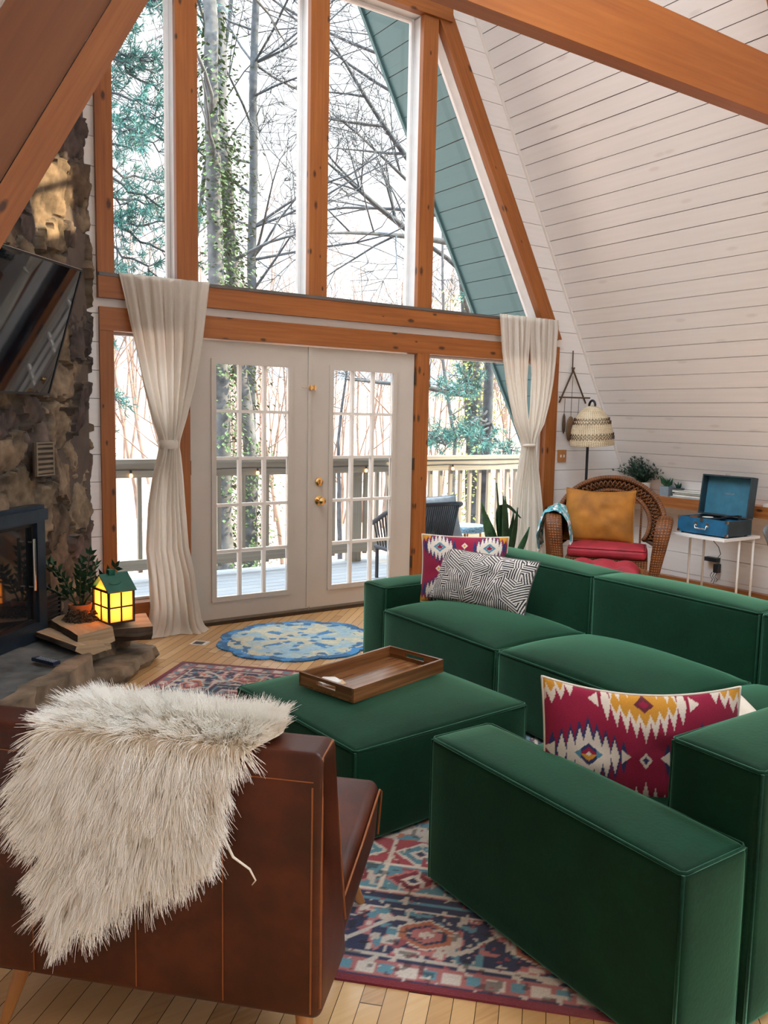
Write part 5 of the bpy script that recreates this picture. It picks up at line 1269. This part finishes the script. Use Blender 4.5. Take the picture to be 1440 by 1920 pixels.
for lab, h, x0, y0, y1, cm in (('bottom wide pale magazine of the stack on the wooden ledge', .012, 6.598, -.99, -.62, 'ceramic_grey'), ('thick middle book of the stack on the wooden ledge', .024, 6.606, -.975, -.64, 'ceramic_white'), ('thin dark covered book third up in the ledge stack', .014, 6.602, -.98, -.66, 'leaf_fern'), ('topmost pale book of the stack on the wooden ledge', .018, 6.608, -.96, -.63, 'white_paint')):
    bk_ = thing('book', lab, 'book', (6.66, -.8, zb), 0, 'books stacked on the ledge')
    x1 = min(6.742, RX(zb+h)-.012)
    B().box(x0, x1, y0, y1, zb+.0002, zb+.002).box(x0, x1, y0, y1, zb+h-.002, zb+h).box(x1-.002, x1, y0, y1, zb+.002, zb+h-.002).obj('cover', cm, bk_); B().box(x0+.004, x1-.0025, y0+.004, y1-.004, zb+.0021, zb+h-.0021).obj('pages', 'paper', bk_); zb += h+.0004
zb = LZ
for lab, h in (('lower white magazine on the ledge right of the record player', .012), ('upper white magazine on the ledge right of the record player', .012)):
    bk_ = thing('magazine', lab, 'magazine', (6.66, -1.75, zb), 0, 'magazines at the right end of the ledge'); B().box(6.605, 6.735, -2.05, -1.56, zb+.0002, zb+h).obj('pages', 'paper', bk_); B().box(6.604, 6.735, -2.051, -1.559, zb+h+.0001, zb+h+.0008).obj('cover', 'white_paint', bk_); zb += h+.001
# record player on its small table
TX0, TX1, TY0, TY1, TZ = 6.00, 6.50, -1.62, -1.11, .600
tbl = thing('side_table', 'white wire side table with a thin top under the blue record player', 'side table', ((TX0+TX1)/2, (TY0+TY1)/2, 0))
B().box(TX0, TX1, TY0, TY1, TZ-.022, TZ).obj('top', 'white_metal', tbl)
for x in (TX0+.24, TX1-.06):
    for y in (TY0+.02, TY1-.02): B().tube([(x, y, 0), (x, y, TZ-.022)], .010, 8).obj('leg', 'white_metal', tbl, smooth=180)
rpl = thing('record_player', 'blue suitcase record player with its lid open', 'record player', (6.2, -1.36, TZ))
X0, X1, Y0, Y1, Z0, Z1 = 6.055, 6.40, -1.60, -1.13, TZ+.012, TZ+.142
bs = B().box(X0, X0+.012, Y0, Y1, Z0, Z1).box(X1-.012, X1, Y0, Y1, Z0, Z1).box(X0+.012, X1-.012, Y0, Y0+.012, Z0, Z1).box(X0+.012, X1-.012, Y1-.012, Y1, Z0, Z1).box(X0+.012, X1-.012, Y0+.012, Y1-.012, Z0, Z1-.018)
bo = bs.obj('base', 'record_blue', rpl); B().box(X0+.02, X1-.01, Y0-.0015, Y0-.0002, Z0+.002, Z1-.002).obj('side_panel', 'record_side', rpl); B().box(X0-.001, X1+.001, Y0-.002, Y1+.002, Z1, Z1+.004).obj('rim', 'black_metal', bo) if False else None
for x, y in ((X0+.03, Y0+.03), (X1-.03, Y0+.03), (X0+.03, Y1-.03), (X1-.03, Y1-.03)): B().lathe([(.012, 0), (.012, .0118)], (x, y, TZ+.0001), 12).obj('foot', 'black_plastic', rpl)
for y in (Y0, Y1):
    for z in (Z0, Z1-.022): B().box(X0-.002, X0+.02, y-.0022 if y == Y0 else y-.02, y+.02 if y == Y0 else y+.0022, z, z+.022).obj('corner_cap', 'chrome', rpl)
pc = ((X0+X1)/2-.01, (Y0+Y1)/2+.06, Z1-.0178)
B().lathe([(.10, 0), (.10, .012), (.0, .013)], pc, 36).obj('platter', 'black_plastic', rpl, smooth=30)
rec = thing('vinyl_record', 'black vinyl record on the blue record player', 'record', (pc[0], pc[1], pc[2]+.014)); B().lathe([(.145, 0), (.146, .002), (.05, .0022), (.0, .0022)], (pc[0], pc[1], pc[2]+.0135), 48).obj('disc', 'vinyl', rec, smooth=20); B().lathe([(.045, 0), (.045, .0006), (0, .0007)], (pc[0], pc[1], pc[2]+.0159), 32).obj('paper_label', 'paper', rec)
B().tube([(X1-.07, Y0+.07, Z1-.016), (X1-.07, Y0+.07, Z1+.03)], .014, 12).tube([(X1-.05, Y0+.07, Z1+.024), (X1-.10, Y0+.08, Z1+.026), (X0+.10, Y0+.13, Z1+.012)], .006, 8).obj('tonearm', 'black_metal', rpl, smooth=50)
hb = B(); yc_ = (Y0+Y1)/2
B().tube([(X0, yc_-.055, Z1-.055), (X0-.018, yc_-.055, Z1-.06), (X0-.022, yc_-.05, Z1-.085), (X0-.022, yc_+.05, Z1-.085), (X0-.018, yc_+.055, Z1-.06), (X0, yc_+.055, Z1-.055)], .006, 8).obj('handle', 'chrome', rpl, smooth=60)
for y in (yc_-.055, yc_+.055): B().box(X0-.008, X0-.0002, y-.014, y+.014, Z1-.07, Z1-.03).obj('latch', 'chrome', rpl)
B().box(X0-.009, X0-.0002, yc_-.014, yc_+.014, Z1-.022, Z1+.006).obj('latch', 'chrome', rpl)
ld_o = Vector((X1-.004, 0, Z1+.002)); lup = Vector((.12, 0, 1)).normalized(); lin = Vector((-1, 0, .12)).normalized(); LH = .345; LD = .075
def lb_(bm, h0, h1, y0, y1, d0, d1): return bm.hexa([ld_o+lup*h+lin*d+Vector((0, y, 0)) for h in (h0, h1) for d in (d0, d1) for y in (y0, y1)])
ldb = B(); lb_(ldb, 0, LH, Y0, Y1, -.012, 0); lb_(ldb, 0, .012, Y0, Y1, .0001, LD); lb_(ldb, LH-.012, LH, Y0, Y1, .0001, LD); lb_(ldb, .0121, LH-.0121, Y0, Y0+.012, .0001, LD); lb_(ldb, .0121, LH-.0121, Y1-.012, Y1, .0001, LD)
lid = ldb.obj('lid', 'record_side', rpl); li = B(); lb_(li, .0125, LH-.0125, Y0+.0125, Y1-.0125, .0004, .004); li.obj('lining', 'record_inner', lid)
lc = B(); lb_(lc, LH+.0002, LH+.010, yc_-.016, yc_+.016, LD-.02, LD); lc.obj('lid_latch', 'chrome', lid)
fc = bpy.data.curves.new('lettering', 'FONT'); fc.body = 'CROSLEY'; fc.size = .020; fc.align_x = 'CENTER'; fc.extrude = .0008; fc.space_character = 1.15; fc.materials.append(M['chrome'])
fo_ = bpy.data.objects.new('lettering', fc); col.objects.link(fo_); bpy.context.view_layer.update()
fm_ = bpy.data.meshes.new_from_object(fo_); bpy.data.objects.remove(fo_); fm_.materials.clear(); fm_.materials.append(M['chrome'])
fo_ = bpy.data.objects.new('lettering', fm_); col.objects.link(fo_); fo_.parent = lid
lx_, ly_ = Vector((0, -1, 0)), lup; nrm_ = lx_.cross(ly_); ctr = ld_o+lup*(LH*.54)+lin*.0052+Vector((0, yc_, 0))
fo_.matrix_basis = world_of(lid).inverted() @ Matrix(((lx_.x, ly_.x, nrm_.x, ctr.x), (lx_.y, ly_.y, nrm_.y, ctr.y), (lx_.z, ly_.z, nrm_.z, ctr.z), (0, 0, 0, 1)))
# outlet with adapters and cords
ol = thing('wall_outlet', 'wall outlet with black adapters and cords under the record player', 'outlet', (6.865, -.97, .26))
B().box(6.862, 6.8695, -1.02, -.91, .19, .31).obj('plate', 'ceramic_white', ol)
B().box(6.80, 6.8618, -1.02, -.89, .255, .292).obj('plug', 'black_plastic', ol); B().box(6.81, 6.8618, -1.03, -.985, .155, .235).obj('adapter', 'black_plastic', ol)
B().tube([(6.83, -1.01, .292), (6.80, -1.06, .34), (6.70, -1.10, .42), (6.52, -1.14, .52), (6.41, -1.18, .625)], .0035, 6).obj('cord', 'black_plastic', ol, smooth=180)
for y, zb in ((-.97, .06), (-.995, .05), (-1.02, .07)): B().tube([(6.82, y, .155), (6.81, y+.012, .12), (6.82, y-.01, .09), (6.815, y+.004, zb)], .003, 5).obj('cord', 'black_plastic', ol, smooth=180)
# grey chair at the right edge
gc = thing('dining_chair', 'dark grey shell chair cut off by the right edge of the photo', 'chair', (6.08, -2.30, 0))
g = []
for i in range(17):
    s = i/16*2-1; row = []
    for j in range(15):
        t = j/14
        z = lerp(.36, .80-.04*s*s, t); w = lerp(.20, .37, t**1.3); y = -2.12-.10*abs(s)**2.2+.06*t
        row.append(Vector((6.045+s*w, y, z)))
    g.append(row)
bo = B().grid(g).obj('backrest', 'grey_shell', gc, smooth=180); m_ = bo.modifiers.new('solid', 'SOLIDIFY'); m_.thickness = .018
soft_block(5.88, 6.28, -2.58, -2.16, .40, .455, .03, .01, .0).obj('seat', 'grey_shell', gc, smooth=180)
for x in (5.93, 6.23):
    for y in (-2.52, -2.22): B().tube([(x, y, .40), (x+(x-6.08)*.25, y+(y+2.37)*.25, 0)], [.016, .010], 10).obj('leg', 'legwood', gc, smooth=180)

# ------------------------------------------------------------------ outdoors: deck, rail, furniture
DZ = -.05
dk = B(); y = .16
while y < 2.16: dk.box(-1.5, 11, y, y+.134, DZ-.04, DZ); y += .14
struct(dk.obj('deck_floor', 'deck')); struct(B().box(-1.5, 11, .16, 2.16, DZ-.28, DZ-.042).obj('deck_joists', 'rail'))
rl = thing('deck_railing', 'weathered wooden railing round the deck outside the windows', 'railing', (4.5, 2.1, DZ))
RY = 2.08
B().box(-1.5, 11, RY-.08, RY+.07, 1.06, 1.10).obj('cap_rail', 'rail', rl); B().box(-1.5, 11, RY-.06, RY-.02, .93, 1.0595).obj('upper_rail', 'rail', rl); B().box(-1.5, 11, RY-.06, RY-.02, .06, .16).obj('lower_rail', 'rail', rl)
x = 1.62; i = 0
while x < 10.8:
    if not any(abs(x-px) < .11 for px in (2.02, 4.78, 7.25, 9.8)):
        B().box(x-.019, x+.019, RY-.0195, RY+.02, .03, 1.0595).obj('baluster', 'rail', rl)
    x += .262 if x < 4.6 else .148
for x in (2.02, 4.78, 7.25, 9.8): B().box(x-.10 if x != 4.78 else x-.075, x+.075, RY-.0195, RY+.07, DZ, 1.0595).obj('post', 'rail', rl)
# string lights
sl = thing('string_lights', 'string of small warm bulbs hung under the deck rail', 'string lights', (4.5, RY-.07, .98))
cx = []
for k in range(36): xx = 1.0+k*.25; cx.append((xx, RY-.068, 1.005-.012*math.sin(k*PI/5)**2))
B().tube(cx, .004, 5).obj('cable', 'black_plastic', sl, smooth=180)
for x in (1.05, 2.31, 3.58, 4.87, 6.07, 7.3, 8.5):
    B().tube([(x, RY-.075, 1.0), (x, RY-.075, .972)], .010, 8).obj('socket', 'black_plastic', sl); B().lathe([(0, -.026), (.012, -.022), (.017, -.008), (.014, .006), (.008, .014), (0, .014)], (x, RY-.075, .957), 14).obj('bulb', 'bulb_glow', sl, smooth=180)
# outdoor rope chair
oc = thing('patio_chair', 'dark rope weave patio chair on the deck outside the right window', 'patio chair', (4.85, .85, DZ))
def chairpts(): pass
bx0, bx1, by = 4.42, 5.16, .72
B().tube([(bx0, by+.45, .50), (bx0-.02, by+.2, .62), (bx0+.02, by, .70), (bx0+.16, by-.05, .715), (bx1-.12, by-.05, .715), (bx1, by, .70), (bx1+.04, by+.2, .62), (bx1+.02, by+.45, .50)], .024, 8).obj('top_frame', 'rope_black', oc, smooth=180)
B().tube([(bx0+.04, by+.45, .27), (bx0+.04, by+.05, .25), (bx1-.06, by+.05, .25), (bx1-.06, by+.45, .27)], .022, 8).obj('seat_rail', 'rope_black', oc, smooth=180)
for k in range(26):
    t = k/25; x = lerp(bx0+.06, bx1-.06, t)
    B().tube([(x, by-.045, .70), (lerp(bx0+.08, bx1-.10, t), by+.04, .26)], .0085, 5).obj('rope', 'rope_black', oc)
for k in range(8):
    for xx, xb in ((bx0, bx0+.04), (bx1+.02, bx1-.06)): B().tube([(xx, by+.08+k*.05, .655-k*.018), (xb, by+.08+k*.045, .26)], .0085, 5).obj('rope', 'rope_black', oc)
for x in (bx0+.06, bx1-.08):
    for y in (by+.08, by+.45): B().tube([(x, y, .26), (x, y, DZ)], .018, 8).obj('leg', 'rope_black', oc)
B().box(bx0+.07, bx1-.09, by+.10, by+.50, .245, .262).obj('seat', 'rope_black', oc)
so_ = thing('patio_cushion', 'pale grey cushion tucked in the dark patio chair', 'cushion', (4.9, .9, .28))
cushion('p', 'pale grey cushion tucked behind the rope back of the patio chair', (4.95, .82, .56), (-1, -.12, .0), (-.05, .25, 1), .60, .44, .12, 'fabric_grey', 'fabric_grey', 0, res=40, edge='fabric_grey')
bpy.data.objects.remove(so_)
ps = thing('patio_stool', 'round blue and white woven stool on the deck', 'stool', (5.62, 1.18, DZ))
B().lathe([(.0, .005), (.17, .004), (.20, .02), (.205, .05), (.19, .075), (.0, .085)], (5.62, 1.18, .335), 28).obj('woven_seat', 'weave_blue', ps, smooth=50)
for k in range(4): a = PI/4+k*PI/2; B().tube([(5.62+.15*math.cos(a), 1.18+.15*math.sin(a), .34), (5.62+.17*math.cos(a), 1.18+.17*math.sin(a), DZ)], .012, 8).obj('leg', 'legwood', ps)

# ------------------------------------------------------------------ trees and hillside
random.seed(77)
def ground_z(x, y): return -2.2-.10*max(0, min(y, 9)-3)+.235*max(0, min(y, 36)-9)+.25*nz3(x*.2, y*.2, 0, 1)
g = []
for i in range(41):
    row = []
    for j in range(31): xx, yy = lerp(-25, 75, i/40), 2.4+70*(j/30)**1.6; row.append(Vector((xx, yy, ground_z(xx, yy))))
    g.append(row)
struct(B().grid(g).obj('hillside_ground', 'hill', smooth=180))
g = []
for i in range(61):
    xx = lerp(-60, 190, i/60); top = 5.5+3.0*nz3(xx*.03, 1, 0, 1)+1.2*nz3(xx*.09, 4, 0, 1); g.append([Vector((xx, 75+30*t-.25*xx*.0, lerp(-8, top, math.sin(t*PI/2)))) for t in (0, .3, .6, .85, 1)])
struct(B().grid(g).obj('mountains', 'mountain', smooth=180))
def limb(bm, p, d, L, r, depth, wig=.22, up=.05, kids=(3, 5), spread=.8, rmin=.007, ns=5):
    pts, rr = [p.copy()], [r]; q = p.copy(); dd = d.normalized(); n = max(2, int(4+L*.8)) if depth > 0 else 3; joints = []
    for i in range(n):
        dd = (dd+Vector((random.gauss(0, wig), random.gauss(0, wig), random.gauss(0, wig)+up))*.45).normalized(); q = q+dd*L/n; pts.append(q.copy()); rr.append(max(rmin*.6, r*(1-.75*(i+1)/n))); joints.append((q.copy(), dd.copy(), rr[-1], (i+1)/n))
    bm.tube(pts, rr, ns if depth > 0 else 3, cap=False)
    if depth > 0:
        for k in range(random.randint(*kids)):
            q, dd, r_b, t = random.choice(joints[max(0, len(joints)//4):]); side = dd.orthogonal().normalized(); side = Matrix.Rotation(random.uniform(0, 2*PI), 3, dd) @ side
            limb(bm, q, (dd*(1-spread*.5)+side*spread), L*random.uniform(.35, .6)*(1.1-.3*t), max(rmin, r_b*random.uniform(.45, .7)), depth-1, wig, up, kids, spread, rmin, ns)
def trunk_tree(name, label, pts, r0, r1, nb, blen, mat, depth=2, group=None, zmin=2, ivy=None, dirs=None, spread=.8, brr=.35):
    pts = [Vector(p) for p in pts]; t = thing(name, label, 'tree', tuple(pts[0]), 0, group)
    fine = []
    for a, b in zip(pts, pts[1:]):
        k = max(2, int((b-a).length/.5))
        for i in range(k): fine.append(a.lerp(b, i/k)+Vector((nz3(a.z+i*.5, a.x, 0, .7), nz3(a.x, a.z+i*.5, 3, .7), 0))*.05)
    fine.append(pts[-1]); m = len(fine); rr = [lerp(r0, r1, i/(m-1)) for i in range(m)]
    B().tube(fine, rr, 9).obj('trunk', mat, t, smooth=180)
    bm = B()
    for k in range(nb):
        i = random.randint(1, m-2)
        if fine[i].z < zmin: continue
        az = random.uniform(0, 2*PI) if dirs is None else random.gauss(dirs[0], dirs[1]); d = Vector((math.cos(az), math.sin(az), random.uniform(.1, .8))); limb(bm, fine[i], d, blen*random.uniform(.5, 1.2), rr[i]*brr, depth, spread=spread)
    if bm.v: bm.obj('branches', mat, t, smooth=180)
    if ivy:
        iv = B()
        for k in range(ivy[0]):
            i = random.uniform(0, (m-1)*ivy[1]); a = fine[int(i)].lerp(fine[min(m-1, int(i)+1)], i % 1); az = random.uniform(0, 2*PI); R = rr[int(i)]
            dens = nz3(a.z*.9, az, t.location.x, 1)
            if dens < -.22: continue
            p = a+Vector((math.cos(az), math.sin(az), 0))*(R+abs(random.gauss(0, ivy[2]))); iv.leaf(p, Vector((math.cos(az)*.6, math.sin(az)*.6, random.uniform(-1, .3))), random.uniform(.05, .09), .055, Vector((math.cos(az), math.sin(az), .3)))
        o = iv.obj('ivy', 'ivy_sun' if name == 'bare_tree' else 'ivy', t); o['kind'] = 'stuff'
    return t
trunk_tree('ivy_covered_tree', 'ivy covered trunk seen through the left panes of the left door', [(4.55, 5.0, -2.6), (4.49, 5, .64), (4.34, 5, 4.8), (4.28, 5, 7), (4.2, 5, 12)], .135, .06, 16, 2.2, 'treegrey', 2, ivy=(4200, .62, .15), zmin=3.5)
trunk_tree('ivy_covered_tree', 'second ivy covered trunk just right of the first one, leaning left', [(5.2, 5.7, -2.6), (5.15, 5.6, .6), (4.91, 5.6, 3.16), (4.70, 5.6, 5.7), (4.6, 5.6, 12)], .12, .05, 12, 2.0, 'treegrey', 2, ivy=(5200, .55, .19), zmin=3.5)
trunk_tree('bare_tree', 'tall dark bare tree rising in the second upper window', [(5.8, 7, -3), (5.8, 7, -.4), (5.81, 7, 3.5), (5.86, 7, 8), (5.8, 7, 13)], .095, .04, 40, 3.4, 'treebark', 3, zmin=2.5, spread=.72)
trunk_tree('bare_tree', 'thin bare sapling leaning left of the tall dark tree', [(5.1, 8, -3), (5.0, 8, 3), (5.7, 8, 7), (6.4, 8, 12)], .055, .025, 22, 2.4, 'treebark', 2, zmin=2)
trunk_tree('bare_tree', 'big grey tree whose long bare branches reach across the third upper window', [(11.6, 8, -3), (11.45, 8, 1), (11.3, 8.2, 4), (10.8, 8.4, 9), (10.5, 8.4, 14)], .24, .10, 24, 5.2, 'treebark', 3, zmin=3.4, dirs=(PI*1.02, .55), spread=.65, brr=.30, ivy=(5200, .42, .34))
lb3 = bpy.data.objects['bare_tree.002']
bm = B()
for p, q in (((9.9, 7.4, 5.6), (7.1, 7, 7.65)), ((9.5, 7.2, 4.7), (7.0, 7, 5.8)), ((10.2, 6.8, 4.75), (6.5, 6, 4.4)), ((10.2, 6.8, 2.0), (7.2, 6.4, 2.2)), ((10.5, 7, 6.5), (8.2, 7, 9))):
    p, q = Vector(p), Vector(q); limb(bm, p, q-p, (q-p).length, .07, 3, wig=.10, up=.0, kids=(4, 6), spread=.7)
bm.obj('long_branches', 'treebark', lb3, smooth=180)
trunk_tree('bare_tree', 'slender pale sapling seen in the right window by the pine boughs', [(11.0, 8.2, -3), (10.84, 8, 1.04), (10.5, 8, 2.7), (10.4, 8, 6)], .06, .02, 14, 1.6, 'treegrey', 2, zmin=.2)
trunk_tree('bare_tree', 'forked bare tree seen through the upper panes of the right door', [(9.0, 9.5, -3), (9.0, 9.5, 1), (9.15, 9.5, 2.4), (9.2, 9.5, 3.6)], .07, .015, 16, 1.8, 'treebark', 2, zmin=.2)
def pine(name, label, base, top, boughs, r0=.12):
    t = thing(name, label, 'pine tree', base); b, tp = Vector(base), Vector(top); B().tube([b, b.lerp(tp, .5), tp], [r0, r0*.7, r0*.2], 8).obj('trunk', 'treebark', t, smooth=180)
    br, nd = B(), B()
    for (p, q) in boughs:
        p, q = Vector(p), Vector(q); L = (q-p).length; n = int(L*5)+3; pts = [p.lerp(q, i/n)+Vector((0, 0, -.10*math.sin(PI*i/n)))+Vector((random.gauss(0, .03), random.gauss(0, .03), random.gauss(0, .03))) for i in range(n+1)]
        br.tube(pts, [.022*(1-.75*i/n)+.003 for i in range(n+1)], 5, cap=False); d0 = (q-p).normalized()
        for i in range(1, n+1):
            for k in range(4 if i > n*.25 else 1):
                sd_ = Matrix.Rotation(random.uniform(0, 2*PI), 3, d0) @ d0.orthogonal().normalized(); e = pts[i]+(sd_*.8+d0*.6+Z*.12).normalized()*random.uniform(.10, .34); br.tube([pts[i], e], [.006, .003], 3, cap=False)
                for m_ in range(15):
                    dv = ((e-pts[i]).normalized()*.6+Vector((random.gauss(0, .6), random.gauss(0, .6), random.gauss(0, .6)))).normalized(); nd.leaf(pts[i].lerp(e, random.uniform(.45, 1)), dv, random.uniform(.08, .15), .014)
    br.obj('boughs', 'treebark', t, smooth=180); o = nd.obj('needles', 'needle', t); o['kind'] = 'stuff'; return t
bl = []
for k in range(42):
    z = random.uniform(3.0, 8.8); bl.append(((3.15, 6.6, z+.3), (3.15+random.uniform(.3, 1.5), 6.6+random.uniform(-1.0, .5), z+random.uniform(-.45, .35))))
for k in range(8):
    z = random.uniform(1.2, 3.2); bl.append(((3.1, 6.6, z+.3), (3.1+random.uniform(-.9, .5), 6.6+random.uniform(-1.0, .2), z+random.uniform(-.3, .2))))
pine('pine_tree', 'blue green pine filling the leftmost upper window', (3.05, 6.7, -3), (3.2, 6.6, 11), bl)
bl = []
for (a, b) in (((9.7, 5.6, 1.55), (7.5, 5.0, 1.38)), ((9.7, 5.6, 1.35), (8.0, 5.0, 1.25)), ((9.8, 5.6, 1.4), (8.7, 4.6, 1.2)), ((9.6, 5.6, 2.2), (8.1, 5.0, 2.02)), ((9.6, 5.6, 2.4), (8.5, 4.9, 2.2)), ((9.9, 5.6, 1.2), (9.3, 4.5, 1.05)), ((9.7, 5.6, 1.7), (8.4, 5.6, 1.15)), ((9.7, 5.6, 1.45), (7.9, 5.5, 1.1)), ((9.7, 5.6, 2.9), (8.6, 4.9, 2.75)), ((9.7, 5.6, 3.4), (8.9, 4.9, 3.2)), ((9.7, 5.6, 3.9), (8.7, 4.9, 3.6)), ((9.7, 5.6, 4.5), (8.9, 5.2, 4.3))): bl.append((a, b))
pine('pine_tree', 'green pine with level boughs in the right window above the rail', (9.75, 5.7, -3), (9.7, 5.6, 8), bl)
# background thicket
bm = B()
for k in range(170):
    yy = random.uniform(12, 34); xx = yy*random.uniform(.28, 1.35)+random.uniform(-1, 3); z0 = ground_z(xx, yy); H = random.uniform(3, 8.5); limb(bm, Vector((xx, yy, z0)), Vector((random.gauss(0, .08), random.gauss(0, .08), 1)), H, random.uniform(.025, .06), 2, wig=.10, up=.12, kids=(3, 5), spread=.7, rmin=.008, ns=4)
tag(bm.obj('bare_thicket', 'brush', smooth=180), 'thicket of bare brown saplings on the hillside beyond the deck', 'thicket', kind='stuff')
